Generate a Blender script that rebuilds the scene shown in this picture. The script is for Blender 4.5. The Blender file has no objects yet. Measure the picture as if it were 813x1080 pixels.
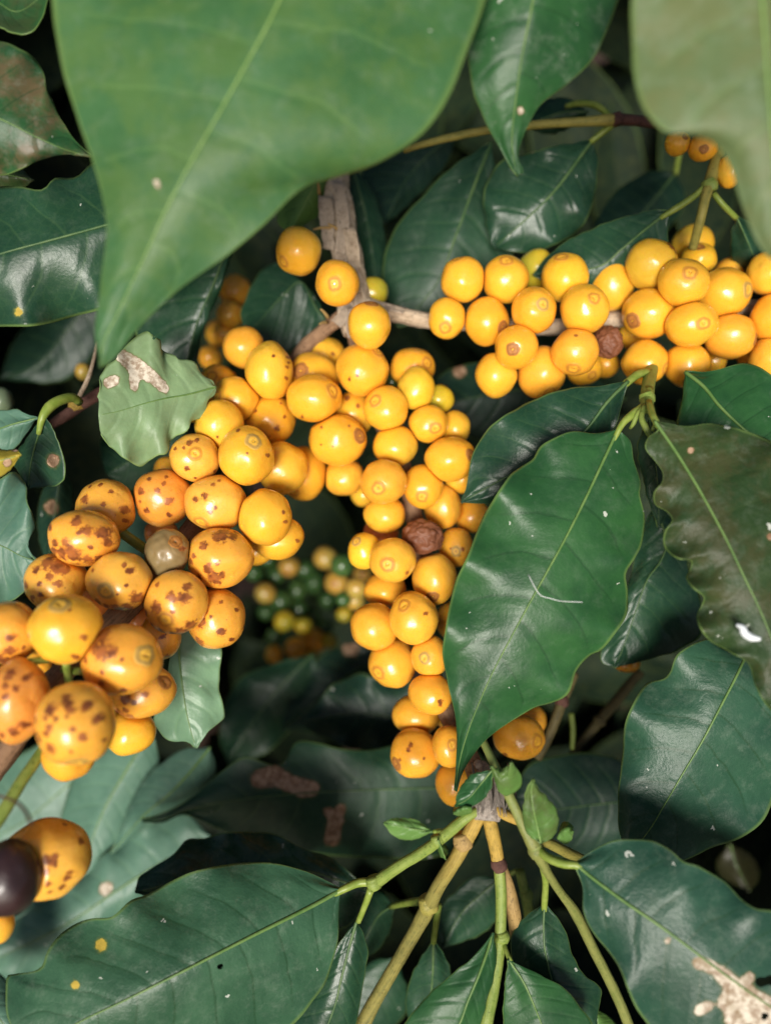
import bpy, math, random
from math import sin, cos, pi, sqrt, radians
from mathutils import Vector, Matrix, noise, Euler

random.seed(7)
SC = bpy.context.scene
COL = SC.collection
F = 831.0                     # focal length in photograph pixels (813 x 1080)
PITCH = 44.0                  # the camera looks down into the bush
CAM = Vector((0.0, -0.22, 1.30))
ROT = Euler((radians(90.0 - PITCH), 0, 0)).to_matrix()      # camera axes -> world
M = Matrix.Translation(CAM) @ ROT.to_4x4()
CX, CY = 406.5, 540.0

def P(x, y, d):
    """photograph pixel at depth d (cm) -> point in bush axes (right, up, back), metres"""
    d = d * 0.01
    return Vector(((x - CX) * d / F, -(y - CY) * d / F, -d))

# ------------------------------------------------------------------ objects
def thing(name, label, cat, base, group=None):
    o = bpy.data.objects.new(name, None)
    COL.objects.link(o)
    o.empty_display_size = 0.003
    o.matrix_world = Matrix.Translation(M @ base) @ ROT.to_4x4()
    o['label'] = label; o['category'] = cat
    if group: o['group'] = group
    o['_b'] = list(base)
    return o

def mesh_part(name, verts, faces, mat, parent, uvs=None, attrs=None, smooth=True, base=None):
    b = Vector(parent['_b']) if base is None else base
    me = bpy.data.meshes.new(name)
    me.from_pydata([(v[0] - b[0], v[1] - b[1], v[2] - b[2]) for v in verts], [], faces)
    if smooth:
        me.polygons.foreach_set('use_smooth', [True] * len(me.polygons))
    if uvs:
        lay = me.uv_layers.new(name='UVMap')
        vi = [0] * len(me.loops)
        me.loops.foreach_get('vertex_index', vi)
        flat = []
        for i in vi: flat += [uvs[i][0], uvs[i][1]]
        lay.data.foreach_set('uv', flat)
    if attrs:
        for k, vals in attrs.items():
            a = me.attributes.new(k, 'FLOAT', 'POINT')
            a.data.foreach_set('value', vals)
    me.materials.append(mat)
    me.update()
    o = bpy.data.objects.new(name, me)
    COL.objects.link(o)
    if parent is not None:
        o.parent = parent
    return o

def single(name, verts, faces, mat, label, cat, group=None, **kw):
    """a thing that is one mesh"""
    n = len(verts)
    b = sum((Vector(v) for v in verts), Vector((0, 0, 0))) / n
    o = mesh_part(name, verts, faces, mat, None, base=b, **kw)
    o.matrix_world = Matrix.Translation(M @ b) @ ROT.to_4x4()
    if label: o['label'] = label
    if cat: o['category'] = cat
    if group: o['group'] = group
    return o

# ------------------------------------------------------------------ curves
def catmull(pts, n):
    """resample a polyline (tuples of any length) to n points by arc length with Catmull-Rom smoothing"""
    k = len(pts[0])
    if len(pts) == 2:
        dense = [[pts[0][j] + (pts[1][j] - pts[0][j]) * i / 60 for j in range(k)] for i in range(61)]
    else:
        ext = [[2 * pts[0][j] - pts[1][j] for j in range(k)]] + [list(p) for p in pts] + \
              [[2 * pts[-1][j] - pts[-2][j] for j in range(k)]]
        dense = []
        for i in range(1, len(ext) - 2):
            p0, p1, p2, p3 = ext[i - 1], ext[i], ext[i + 1], ext[i + 2]
            for s in range(24):
                t = s / 24
                dense.append([0.5 * (2 * p1[j] + (p2[j] - p0[j]) * t + (2 * p0[j] - 5 * p1[j] + 4 * p2[j] - p3[j]) * t * t
                              + (3 * p1[j] - p0[j] - 3 * p2[j] + p3[j]) * t ** 3) for j in range(k)])
        dense.append(list(ext[-2]))
    acc = [0.0]
    for a, b in zip(dense, dense[1:]):
        acc.append(acc[-1] + math.hypot(b[0] - a[0], b[1] - a[1]))
    tot = acc[-1] or 1.0
    out = []; j = 0
    for i in range(n):
        s = tot * i / (n - 1)
        while j < len(acc) - 2 and acc[j + 1] < s: j += 1
        seg = acc[j + 1] - acc[j] or 1e-9
        f = min(1, max(0, (s - acc[j]) / seg))
        out.append([dense[j][q] + (dense[j + 1][q] - dense[j][q]) * f for q in range(k)])
    return out

def tube(pts3, radii, sides=10, rough=0.0, seed=0.0, caps=True):
    verts, faces, uvs = [], [], []
    n = len(pts3)
    prev = None
    for i, p in enumerate(pts3):
        a = pts3[max(0, i - 1)]; b = pts3[min(n - 1, i + 1)]
        t = (b - a).normalized()
        if prev is None:
            x = t.cross(Vector((0, 0, 1)))
            if x.length < 1e-4: x = t.cross(Vector((1, 0, 0)))
            x.normalize()
        else:
            x = (prev - t * prev.dot(t)).normalized()
        prev = x
        y = t.cross(x)
        for s in range(sides):
            an = 2 * pi * s / sides
            r = radii[i]
            if rough:
                q = p / 0.004 + Vector((cos(an) * 1.5, sin(an) * 1.5, seed))
                r *= 1 + rough * noise.noise(q) + rough * 0.6 * noise.noise(q * 2.3)
            verts.append(p + (x * cos(an) + y * sin(an)) * r)
            uvs.append((i / (n - 1), s / sides))
    for i in range(n - 1):
        for s in range(sides):
            s2 = (s + 1) % sides
            faces.append((i * sides + s, i * sides + s2, (i + 1) * sides + s2, (i + 1) * sides + s))
    if caps:
        faces.append(tuple(range(sides - 1, -1, -1)))
        faces.append(tuple((n - 1) * sides + s for s in range(sides)))
    return verts, faces, uvs

def px_tube(pts, sides=10, rough=0.0, step=4.0, seed=0.0):
    """pts: (x, y, depth cm, width px)"""
    L = sum(math.hypot(b[0] - a[0], b[1] - a[1]) for a, b in zip(pts, pts[1:]))
    n = max(6, int(L / step))
    c = catmull(pts, n)
    return tube([P(q[0], q[1], q[2]) for q in c], [max(0.0001, q[3] * 0.5 * q[2] * 0.01 / F) for q in c], sides, rough, seed)

# ------------------------------------------------------------------ materials
class NT:
    def __init__(s, name):
        s.m = bpy.data.materials.new(name); s.m.use_nodes = True
        s.t = s.m.node_tree; s.t.nodes.clear()
        s.out = s.n('ShaderNodeOutputMaterial')
    def n(s, typ, **kw):
        nd = s.t.nodes.new(typ)
        for k, v in kw.items():
            if k.startswith('in_'):
                key = k[3:]
                key = int(key) if key.isdigit() else key.replace('_', ' ')
                nd.inputs[key].default_value = v
            else: setattr(nd, k, v)
        return nd
    def l(s, a, b): s.t.links.new(a, b)
    def math(s, op, a, b=None, c=None, clamp=False):
        nd = s.n('ShaderNodeMath', operation=op, use_clamp=clamp)
        for i, v in enumerate((a, b, c)):
            if v is None: continue
            if isinstance(v, (int, float)): nd.inputs[i].default_value = v
            else: s.l(v, nd.inputs[i])
        return nd.outputs[0]
    def mix(s, fac, a, b):
        nd = s.n('ShaderNodeMix', data_type='RGBA')
        for i, v in ((0, fac), (6, a), (7, b)):
            if isinstance(v, (int, float)): nd.inputs[i].default_value = v
            elif isinstance(v, tuple): nd.inputs[i].default_value = v if len(v) == 4 else v + (1,)
            else: s.l(v, nd.inputs[i])
        return nd.outputs[2]
    def smooth(s, v, lo, hi):
        nd = s.n('ShaderNodeMapRange', interpolation_type='SMOOTHSTEP')
        nd.inputs['From Min'].default_value = lo; nd.inputs['From Max'].default_value = hi
        s.l(v, nd.inputs['Value'])
        return nd.outputs[0]
    def noise(s, vec, scale, detail=3, rough=0.55):
        nd = s.n('ShaderNodeTexNoise'); nd.inputs['Scale'].default_value = scale
        nd.inputs['Detail'].default_value = detail; nd.inputs['Roughness'].default_value = rough
        if vec is not None: s.l(vec, nd.inputs['Vector'])
        return nd.outputs['Fac']
    def attr(s, name):
        return s.n('ShaderNodeAttribute', attribute_name=name).outputs['Fac']
    def objvec(s):
        """object coordinates shifted by a random amount per object"""
        tc = s.n('ShaderNodeTexCoord'); oi = s.n('ShaderNodeObjectInfo')
        comb = s.n('ShaderNodeCombineXYZ')
        for i, k in enumerate((3.1, 7.7, 5.3)):
            s.l(s.math('MULTIPLY', oi.outputs['Random'], k), comb.inputs[i])
        ad = s.n('ShaderNodeVectorMath', operation='ADD')
        s.l(tc.outputs['Object'], ad.inputs[0]); s.l(comb.outputs[0], ad.inputs[1])
        return ad.outputs[0], oi.outputs['Random']
    def bump(s, h, strength, dist, normal=None):
        b = s.n('ShaderNodeBump'); b.inputs['Strength'].default_value = strength; b.inputs['Distance'].default_value = dist
        s.l(h, b.inputs['Height'])
        if normal is not None: s.l(normal, b.inputs['Normal'])
        return b.outputs[0]
    def bsdf(s, color, rough, spec=0.5, normal=None, coat=0.0, coat_rough=0.2, sss=0.0, sss_rad=None, sss_scale=0.001):
        b = s.n('ShaderNodeBsdfPrincipled')
        if isinstance(color, tuple): b.inputs['Base Color'].default_value = color if len(color) == 4 else color + (1,)
        else: s.l(color, b.inputs['Base Color'])
        if isinstance(rough, (int, float)): b.inputs['Roughness'].default_value = rough
        else: s.l(rough, b.inputs['Roughness'])
        b.inputs['Specular IOR Level'].default_value = spec
        b.inputs['Coat Weight'].default_value = coat; b.inputs['Coat Roughness'].default_value = coat_rough
        if sss:
            b.inputs['Subsurface Weight'].default_value = sss
            b.inputs['Subsurface Radius'].default_value = sss_rad or (1, 0.4, 0.1)
            b.inputs['Subsurface Scale'].default_value = sss_scale
        if normal is not None: s.l(normal, b.inputs['Normal'])
        return b

def skin_material(name, c_a, c_b, c_green=None, spot=(0.13, 0.030, 0.011), rough=0.27, shrivel=False, blotch=0.18, sss=0.35):
    t = NT(name)
    vec, rnd = t.objvec()
    n1 = t.noise(vec, 160, 3)
    f = t.math('ADD', t.math('MULTIPLY', n1, 0.9), t.math('MULTIPLY_ADD', rnd, 0.9, -0.42), clamp=True)
    col = t.mix(f, c_a, c_b)
    # a warmer flush round the fruit's free end, as the axis attribute runs 0 (stalk) to 1 (free end)
    ax = t.attr('axis')
    col = t.mix(t.math('MULTIPLY', t.smooth(ax, 0.55, 1.0), 0.35), col, tuple(0.8 * a + 0.2 * b for a, b in zip(c_b, (0.75, 0.24, 0.015))))
    if c_green:
        col = t.mix(t.math('MULTIPLY', t.smooth(ax, 0.6, 0.05), 0.7), col, c_green)
    # fine pale and brown freckles
    fr = t.noise(vec, 1400, 2)
    col = t.mix(t.math('MULTIPLY', t.smooth(fr, 0.62, 0.75), blotch), col, tuple(x * 0.55 for x in c_b))
    # brown lesions
    sp = t.attr('spot')
    nz = t.noise(vec, 900, 4, 0.65)
    nzb = t.noise(vec, 2600, 2)
    s1 = t.math('ADD', t.math('ADD', sp, t.math('MULTIPLY_ADD', nz, 1.5, -0.82)), t.math('MULTIPLY_ADD', nzb, 0.45, -0.22))
    halo = t.math('MULTIPLY', t.smooth(s1, 0.05, 0.4), 0.55)
    core = t.smooth(s1, 0.26, 0.48)
    nz2 = t.noise(vec, 420, 2)
    col = t.mix(halo, col, (0.45, 0.11, 0.015))
    spc = t.mix(t.smooth(nz2, 0.4, 0.6), spot, (spot[0] * 2.6, spot[1] * 3.4, spot[2] * 2.2))
    col = t.mix(t.math('MULTIPLY', core, 0.88), col, spc)
    h = t.noise(vec, 700 if not shrivel else 260, 2)
    nrm = t.bump(t.noise(vec, 2600, 2), 0.08, 0.0003)
    nrm = t.bump(h, 0.16 if not shrivel else 0.5, 0.0006 if not shrivel else 0.0015, nrm)
    nrm = t.bump(core, 0.12, 0.0004, nrm)
    r = t.math('ADD', t.math('MULTIPLY_ADD', t.noise(vec, 420, 4), 0.30, rough - 0.13), t.math('MULTIPLY', core, 0.12))
    b = t.bsdf(col, r, 0.5, nrm, coat=0.0 if shrivel else 0.25, coat_rough=0.18, sss=sss, sss_rad=(1.0, 0.45, 0.06), sss_scale=0.0016)
    t.l(b.outputs[0], t.out.inputs[0])
    return t.m

def calyx_material(name, ring, centre, groove):
    t = NT(name)
    vec, rnd = t.objvec()
    r = t.attr('rad')
    ramp = t.n('ShaderNodeValToRGB')
    e = ramp.color_ramp.elements
    e[0].position = 0.0; e[0].color = groove + (1,)
    e[1].position = 1.0; e[1].color = tuple(0.5 * (a + b) for a, b in zip(ring, centre)) + (1,)
    for pos, c in ((0.12, groove), (0.24, centre), (0.45, centre), (0.6, ring), (0.72, groove), (0.82, ring)):
        q = e.new(pos); q.color = c + (1,)
    nz = t.noise(vec, 1500, 3)
    t.l(t.math('ADD', r, t.math('MULTIPLY_ADD', nz, 0.3, -0.15)), ramp.inputs[0])
    col = t.mix(t.math('MULTIPLY', t.smooth(nz, 0.5, 0.7), 0.3), ramp.outputs[0], groove)
    b = t.bsdf(col, 0.55, 0.4, t.bump(nz, 0.3, 0.0004))
    t.l(b.outputs[0], t.out.inputs[0])
    return t.m

def bark_material(name, dark, light, scale=300, streak=6, rough=0.8, bump=0.8, grad=None):
    t = NT(name)
    uv = t.n('ShaderNodeUVMap')
    vec, rnd = t.objvec()
    mp = t.n('ShaderNodeMapping'); t.l(uv.outputs[0], mp.inputs[0]); mp.inputs['Scale'].default_value = (streak * 0.7, streak * 2.2, 1)
    a = t.noise(mp.outputs[0], 3, 5, 0.65)
    b_ = t.noise(vec, scale, 5, 0.65)
    f = t.math('MULTIPLY_ADD', a, 0.6, t.math('MULTIPLY', b_, 0.5))
    col = t.mix(t.smooth(f, 0.36, 0.62), dark, light)
    if grad:
        sp = t.n('ShaderNodeSeparateXYZ'); t.l(uv.outputs[0], sp.inputs[0])
        g = t.smooth(t.math('ADD', sp.outputs[0], t.math('MULTIPLY_ADD', b_, 0.3, -0.15)), 0.02, 0.38)
        col = t.mix(g, col, t.mix(t.smooth(f, 0.36, 0.62), grad[0], grad[1]))
    fl = t.noise(vec, 1300, 3)
    col = t.mix(t.math('MULTIPLY', t.smooth(fl, 0.60, 0.70), 0.6), col, tuple(0.35 * q for q in dark))
    nrm = t.bump(f, bump, 0.0012)
    b = t.bsdf(col, rough, 0.3, nrm)
    t.l(b.outputs[0], t.out.inputs[0])
    return t.m

_leaf_mats = {}
def leaf_material(dark, light, vein=(0.16, 0.28, 0.09), nv=8, rough=0.40, specks=0.5, dust=0.12, patch='tan',
                  brown=0.0, veinamt=0.12, coat=0.0, crinkle=0.3, spec=0.25, brown_col=(0.06, 0.046, 0.018)):
    key = (dark, light, vein, nv, rough, specks, dust, patch, brown, veinamt, coat, crinkle, spec, brown_col)
    if key in _leaf_mats: return _leaf_mats[key]
    t = NT('leaf_surface')
    vec, rnd = t.objvec()
    uv = t.n('ShaderNodeUVMap')
    sep = t.n('ShaderNodeSeparateXYZ'); t.l(uv.outputs[0], sep.inputs[0])
    u, v = sep.outputs[0], sep.outputs[1]
    s = t.math('MULTIPLY_ADD', v, 2.0, -1.0)
    sa = t.math('ABSOLUTE', s)
    wob = t.noise(vec, 90, 2)
    side = t.math('MULTIPLY', t.math('GREATER_THAN', s, 0.0), 0.43)
    ph = t.math('ADD', t.math('MULTIPLY', u, float(nv)), t.math('MULTIPLY', t.math('POWER', sa, 1.35), -1.15))
    ph = t.math('ADD', ph, t.math('ADD', side, t.math('MULTIPLY', wob, 0.35)))
    fr = t.math('FRACT', ph)
    dist = t.math('ABSOLUTE', t.math('SUBTRACT', fr, 0.5))           # 0 on a vein
    line = t.smooth(dist, 0.05, 0.012)
    fade = t.smooth(sa, 0.98, 0.6)
    line = t.math('MULTIPLY', line, fade)
    # tertiary net
    vor = t.n('ShaderNodeTexVoronoi', feature='DISTANCE_TO_EDGE'); vor.inputs['Scale'].default_value = 420
    t.l(vec, vor.inputs['Vector'])
    net = t.smooth(vor.outputs['Distance'], 0.10, 0.0)
    mid = t.smooth(sa, 0.05, 0.02)
    n1 = t.noise(vec, 55, 4)
    n2 = t.noise(vec, 330, 4, 0.6)
    col = t.mix(t.smooth(t.math('MULTIPLY_ADD', n1, 0.75, t.math('MULTIPLY', n2, 0.25)), 0.3, 0.7), dark, light)
    if brown:
        bn = t.noise(vec, 95, 5, 0.7)
        col = t.mix(t.math('MULTIPLY', t.smooth(bn, 0.40, 0.62), brown), col, brown_col)
    col = t.mix(t.math('MULTIPLY', line, veinamt), col, vein)
    col = t.mix(t.math('MULTIPLY', net, 0.03), col, vein)
    # pale rim of the blade
    col = t.mix(t.math('MULTIPLY', t.smooth(sa, 0.955, 0.995), 0.55), col, (0.17, 0.27, 0.07))
    # dust film
    dn = t.noise(vec, 210, 6, 0.75)
    col = t.mix(t.math('MULTIPLY', t.smooth(dn, 0.48, 0.75), dust * 0.7), col, (0.26, 0.31, 0.24))
    # lesions from the vertex attribute
    pa = t.attr('patch')
    pz = t.noise(vec, 300, 5, 0.7)
    pzb = t.noise(vec, 1100, 3)
    pf = t.math('ADD', t.math('ADD', pa, t.math('MULTIPLY_ADD', pz, 1.1, -0.55)), t.math('MULTIPLY_ADD', pzb, 0.3, -0.15))
    rim = t.smooth(pf, 0.16, 0.34); core = t.smooth(pf, 0.30, 0.40)
    pal = {'tan': ((0.055, 0.032, 0.016), (0.20, 0.11, 0.06), (0.42, 0.28, 0.18)),
           'white': ((0.13, 0.085, 0.035), (0.27, 0.20, 0.14), (0.58, 0.52, 0.42)),
           'yellow': ((0.15, 0.17, 0.03), (0.34, 0.25, 0.035), (0.42, 0.30, 0.045))}[patch]
    pz2 = t.noise(vec, 520, 4, 0.7)
    pc = t.mix(t.smooth(pz2, 0.38, 0.62), pal[1], pal[2])
    pz3 = t.noise(vec, 170, 4, 0.6)
    pc = t.mix(t.math('MULTIPLY', t.smooth(pz3, 0.50, 0.66), 0.75), pc, tuple(1.3 * q for q in pal[0]) if patch != 'yellow' else pal[1])
    col = t.mix(t.math('MULTIPLY', t.smooth(pf, -0.15, 0.3), 0.35), col, (0.11, 0.12, 0.03))
    col = t.mix(t.math('MULTIPLY', rim, 0.8), col, pal[0])
    col = t.mix(core, col, pc)
    # holes
    ho = t.attr('hole')
    # white specks
    if specks:
        vs = t.n('ShaderNodeTexVoronoi', feature='F1'); vs.inputs['Scale'].default_value = 190; vs.inputs['Randomness'].default_value = 1.0
        vz = t.n('ShaderNodeVectorMath', operation='ADD'); t.l(vec, vz.inputs[0])
        nzv = t.n('ShaderNodeTexNoise'); nzv.inputs['Scale'].default_value = 600; t.l(vec, nzv.inputs['Vector'])
        sc_ = t.n('ShaderNodeVectorMath', operation='SCALE'); sc_.inputs['Scale'].default_value = 0.003
        t.l(nzv.outputs['Color'], sc_.inputs[0]); t.l(sc_.outputs[0], vz.inputs[1])
        t.l(vz.outputs[0], vs.inputs['Vector'])
        sepc = t.n('ShaderNodeSeparateColor'); t.l(vs.outputs['Color'], sepc.inputs[0])
        size = t.math('MULTIPLY_ADD', t.math('POWER', sepc.outputs[0], 2.4), 0.11, 0.03)
        on = t.math('LESS_THAN', vs.outputs['Distance'], size)
        on = t.math('MULTIPLY', on, t.math('LESS_THAN', sepc.outputs[1], specks * 0.95))
        col = t.mix(t.math('MULTIPLY', on, 0.8), col, (0.50, 0.52, 0.46))
    # relief: blade bulges between the sunken veins, fine grain on top
    qu = t.smooth(dist, 0.0, 0.22)
    qu = t.math('MULTIPLY', qu, fade)
    nrm = t.bump(qu, 0.16, 0.0008)
    nrm = t.bump(net, -0.10, 0.0003, nrm)
    n3 = t.noise(vec, 1500, 3, 0.6)
    nrm = t.bump(n2, crinkle * 0.45, 0.0009, nrm)
    nrm = t.bump(n3, crinkle * 0.5, 0.00035, nrm)
    nrm = t.bump(mid, -0.5, 0.0006, nrm)
    ro = t.math('ADD', t.math('MULTIPLY_ADD', dn, 0.30, rough - 0.15), t.math('MULTIPLY', core, 0.35), clamp=True)
    b = t.bsdf(col, ro, spec, nrm, coat=coat, coat_rough=0.3)
    tr = t.n('ShaderNodeBsdfTransparent')
    mx = t.n('ShaderNodeMixShader')
    t.l(t.smooth(t.math('ADD', ho, t.math('MULTIPLY_ADD', pz, 0.8, -0.4)), 0.34, 0.36), mx.inputs[0]); t.l(b.outputs[0], mx.inputs[1]); t.l(tr.outputs[0], mx.inputs[2])
    t.l(mx.outputs[0], t.out.inputs[0])
    _leaf_mats[key] = t.m
    return t.m

def plain_material(name, c_a, c_b, rough=0.5, scale=300, spec=0.4, bump=0.2):
    t = NT(name)
    vec, rnd = t.objvec()
    n = t.noise(vec, scale, 4)
    b = t.bsdf(t.mix(t.smooth(n, 0.35, 0.65), c_a, c_b), rough, spec, t.bump(n, bump, 0.0008))
    t.l(b.outputs[0], t.out.inputs[0])
    return t.m
# ------------------------------------------------------------------ leaves
PAL = {
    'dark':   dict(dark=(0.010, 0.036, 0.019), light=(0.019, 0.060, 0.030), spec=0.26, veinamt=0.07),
    'deep':   dict(dark=(0.008, 0.026, 0.017), light=(0.014, 0.042, 0.026), dust=0.05, specks=0.3),  # shaded copy of the leaf green, bush shade put into the colour
    'mid':    dict(vein=(0.010, 0.040, 0.013), veinamt=0.5, dark=(0.012, 0.052, 0.018), light=(0.027, 0.095, 0.028)),  # veins darker than the blade paint the shading of the creases
    'fresh':  dict(dark=(0.065, 0.145, 0.030), light=(0.105, 0.205, 0.050)),
    'pale':   dict(dark=(0.058, 0.132, 0.092), light=(0.100, 0.195, 0.138)),  # lighter green, sunlight on the left leaves put into the colour
    'olive':  dict(dark=(0.015, 0.037, 0.011), light=(0.030, 0.056, 0.016), vein=(0.06, 0.08, 0.025)),
}
MIDRIB = None; PETIOLE = None
def leaf(label, A, Mid, B, d, lift=(0.5, 0.5), bow=0.0, wave=(0.0, 4), pal='mid', res=(64, 28), nv=8, patches=(), holes=(),
         patch='tan', petiole=None, midw=4.0, pet_mat=None, group=None, name='coffee_leaf', thick=0.00028, fold=0.0, bulge=1.0, rag=1.0, mat=None, cat='leaf', **mk):
    nt, ns = res
    a = catmull(A, nt + 1); m = catmull(Mid, nt + 1); b = catmull(B, nt + 1)
    d0, d1 = d
    wl = [math.hypot(p[0] - q[0], p[1] - q[1]) for p, q in zip(a, m)]; wr = [math.hypot(p[0] - q[0], p[1] - q[1]) for p, q in zip(b, m)]
    ml, mr = max(wl) or 1, max(wr) or 1
    ph1, ph2 = random.uniform(0, 6.28), random.uniform(0, 6.28)
    jit = random.uniform(0, 50)
    def dep(t, s):
        l = lift[0] if s < 0 else lift[1]
        ii = min(nt, int(t * nt + 0.5))
        wf = (wl[ii] / ml) if s < 0 else (wr[ii] / mr)
        l *= wf
        q = abs(s)
        z = d0 + (d1 - d0) * t - bow * sin(pi * t) + l * q ** 1.35
        k = sin(pi * min(1, max(0, t))) ** 0.5
        z += wave[0] * q ** 2.2 * k * wf **0.7 * (sin(2 * pi * wave[1] * t + (ph1 if s < 0 else ph2)) + 0.6 * noise.noise(Vector((t * wave[1] * 1.7, s * 2, jit))))
        z += 0.10 * noise.noise(Vector((t * 3.1, s * 1.6, jit + 9))) * (d0 / 20)
        vp = t * nv - 1.15 * q ** 1.35 + (0.43 if s > 0 else 0)
        z -= 0.038 * bulge * min(1.0, 0.5 * (ml + mr) / 85.0) ** 1.3 * wf * abs(sin(pi * vp)) ** 0.8 * q ** 1.4 * (1 - q ** 8) * (d0 / 20) * k
        return z
    base = P(m[0][0], m[0][1], d0)
    root = thing(name, label, cat, base, group)
    verts, uvs, pa, ho = [], [], [], []
    for i in range(nt + 1):
        t = i / nt
        for j in range(ns + 1):
            s = 2 * j / ns - 1
            s = s * (1.25 - 0.25 * abs(s)) if abs(s) < 1 else s      # finer towards the margin
            e = a[i] if s < 0 else b[i]
            q = abs(s)
            x = m[i][0] + (e[0] - m[i][0]) * q
            y = m[i][1] + (e[1] - m[i][1]) * q
            # little irregularities along the margin
            w = q ** 6 * 1.6 * rag
            x += w * noise.noise(Vector((t * 14, s, jit))); y += w * noise.noise(Vector((t * 14, s, jit + 5)))
            verts.append(P(x, y, dep(t, s)))
            uvs.append((t, 0.5 + 0.5 * s))
            pa.append(min(1.0, 1.6 * sum(math.exp(-1.2 * ((x - c[0]) ** 2 + (y - c[1]) ** 2) / c[2] ** 2) for c in patches) - 0.5) if patches else -1.0)
            ho.append(max([max(-1.0, 1 - math.hypot(x - c[0], y - c[1]) / c[2]) for c in holes], default=-1.0))
    faces = []
    W = ns + 1
    for i in range(nt):
        for j in range(ns):
            faces.append((i * W + j, (i + 1) * W + j, (i + 1) * W + j + 1, i * W + j + 1))
    # face the camera side
    n0 = (verts[faces[len(faces) // 2][1]] - verts[faces[len(faces) // 2][0]]).cross(verts[faces[len(faces) // 2][3]] - verts[faces[len(faces) // 2][0]])
    if n0.z < 0: faces = [tuple(reversed(f)) for f in faces]
    if mat is None:
        kw = dict(PAL[pal]); kw.update(mk); kw['nv'] = nv; kw['patch'] = patch
        mat = leaf_material(**kw)
    bl = mesh_part('blade', verts, faces, mat, root, uvs=uvs, attrs={'patch': pa, 'hole': ho})
    md = bl.modifiers.new('thickness', 'SOLIDIFY'); md.thickness = thick; md.offset = -1
    # midrib
    pts, rad = [], []
    for i in range(0, nt - 1):
        t = i / nt
        dd = dep(t, 0) - 0.004
        pts.append(P(m[i][0], m[i][1], dd))
        rad.append(max(0.00008, midw * 0.37 * (1 - 0.82 * t) * dd * 0.01 / F))
    v, f, u = tube(pts, rad, 6)
    mesh_part('midrib', v, f, MIDRIB[1] if pal in ('deep', 'dark') else (MIDRIB[2] if pal == 'fresh' else MIDRIB[0]), root, uvs=u)
    if petiole:
        v, f, u = px_tube(petiole, 10, 0.04)
        mesh_part('petiole', v, f, pet_mat or PETIOLE, root, uvs=u)
    return root

# ------------------------------------------------------------------ cherries
SKIN = {}; CALYX = {}
CHERRIES = []
def cherry(cl, x, y, rx, ry, cal, layer, skin, label, spots=(), stalk=None, calyx='plain', auto=0, name='coffee_cherry', group=None, freckle=0):
    CHERRIES.append(dict(cl=cl, x=x, y=y, rx=rx, ry=ry, cal=cal, layer=layer, skin=skin, label=label, spots=list(spots), stalk=stalk,
                         calyx=calyx, auto=auto, name=name, group=group))

R_PHYS = 0.0064
def base_depth(c):
    cl = c['cl']; x, y = c['x'], c['y']
    if cl == 'L':                                   # the branch comes towards the camera at lower left
        t = ((330 - x) * 0.60 + (y - 400) * 0.80) / 430.0
        return 21.6 - 4.9 * max(0, min(1.1, t))
    if cl == 'M': return 21.6 if y < 560 else 21.3
    if cl == 'R': return 21.6
    return cl                                       # a number: explicit depth
def place_cherries():
    for c in CHERRIES:
        c['rx'] *= 1.045; c['ry'] *= 1.045
        c['r'] = 0.5 * (c['rx'] + c['ry'])
        c['d'] = base_depth(c)
        c['d'] += c['layer'] * 0.75
    n = len(CHERRIES)
    pairs = []
    for i in range(n):
        for j in range(i + 1, n):
            a, b = CHERRIES[i], CHERRIES[j]
            dx, dy = a['x'] - b['x'], a['y'] - b['y']
            # radius of each along the line between them
            dist = math.hypot(dx, dy) or 1
            ux, uy = dx / dist, dy / dist
            ra = 1 / math.sqrt((ux / a['rx']) ** 2 + (uy / a['ry']) ** 2); rb = 1 / math.sqrt((ux / b['rx']) ** 2 + (uy / b['ry']) ** 2)
            if dist < (ra + rb) * 0.96 and (type(a['cl']) == type(b['cl'])) and abs(a['d'] - b['d']) < 4:
                need = math.sqrt(max(0, ((ra + rb) * 0.885) ** 2 - dist * dist))
                pairs.append((i, j, need))
    for it in range(160):
        for i, j, need in pairs:
            a, b = CHERRIES[i], CHERRIES[j]
            if a['layer'] > b['layer'] or (a['layer'] == b['layer'] and a['d'] > b['d']): a, b = b, a     # a in front
            nd = need * 0.5 * (a['d'] + b['d']) / F
            e = nd - (b['d'] - a['d'])
            if e > 0:
                a['d'] -= e * 0.22; b['d'] += e * 0.28
    for c in CHERRIES:
        c['cen'] = P(c['x'], c['y'], c['d']); c['R'] = c['r'] * c['d'] * 0.01 / F
    for c in CHERRIES:
        c['nb'] = [(o['cen'], o['R']) for o in CHERRIES if o is not c and (o['cen'] - c['cen']).length < (o['R'] + c['R']) * 1.06]
    for k, c in enumerate(CHERRIES): build_cherry(c, k)
def squash(p, c):
    # neighbours flatten each other where they touch
    for (q, r2) in c['nb']:
        ax = q - c['cen']; D = ax.length
        if D < 1e-6: continue
        ax = ax / D
        m = (D * D + c['R'] ** 2 - r2 ** 2) / (2 * D)
        m = max(m, 0.55 * c['R'])
        e = (p - c['cen']).dot(ax) - m * 0.985
        lim = 0.08 * c['R']
        if e > -lim:
            s = max(0.0, e + lim)
            p = p - ax * (s * s / (4 * lim) if s < 2 * lim else s - lim)
    return p

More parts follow.
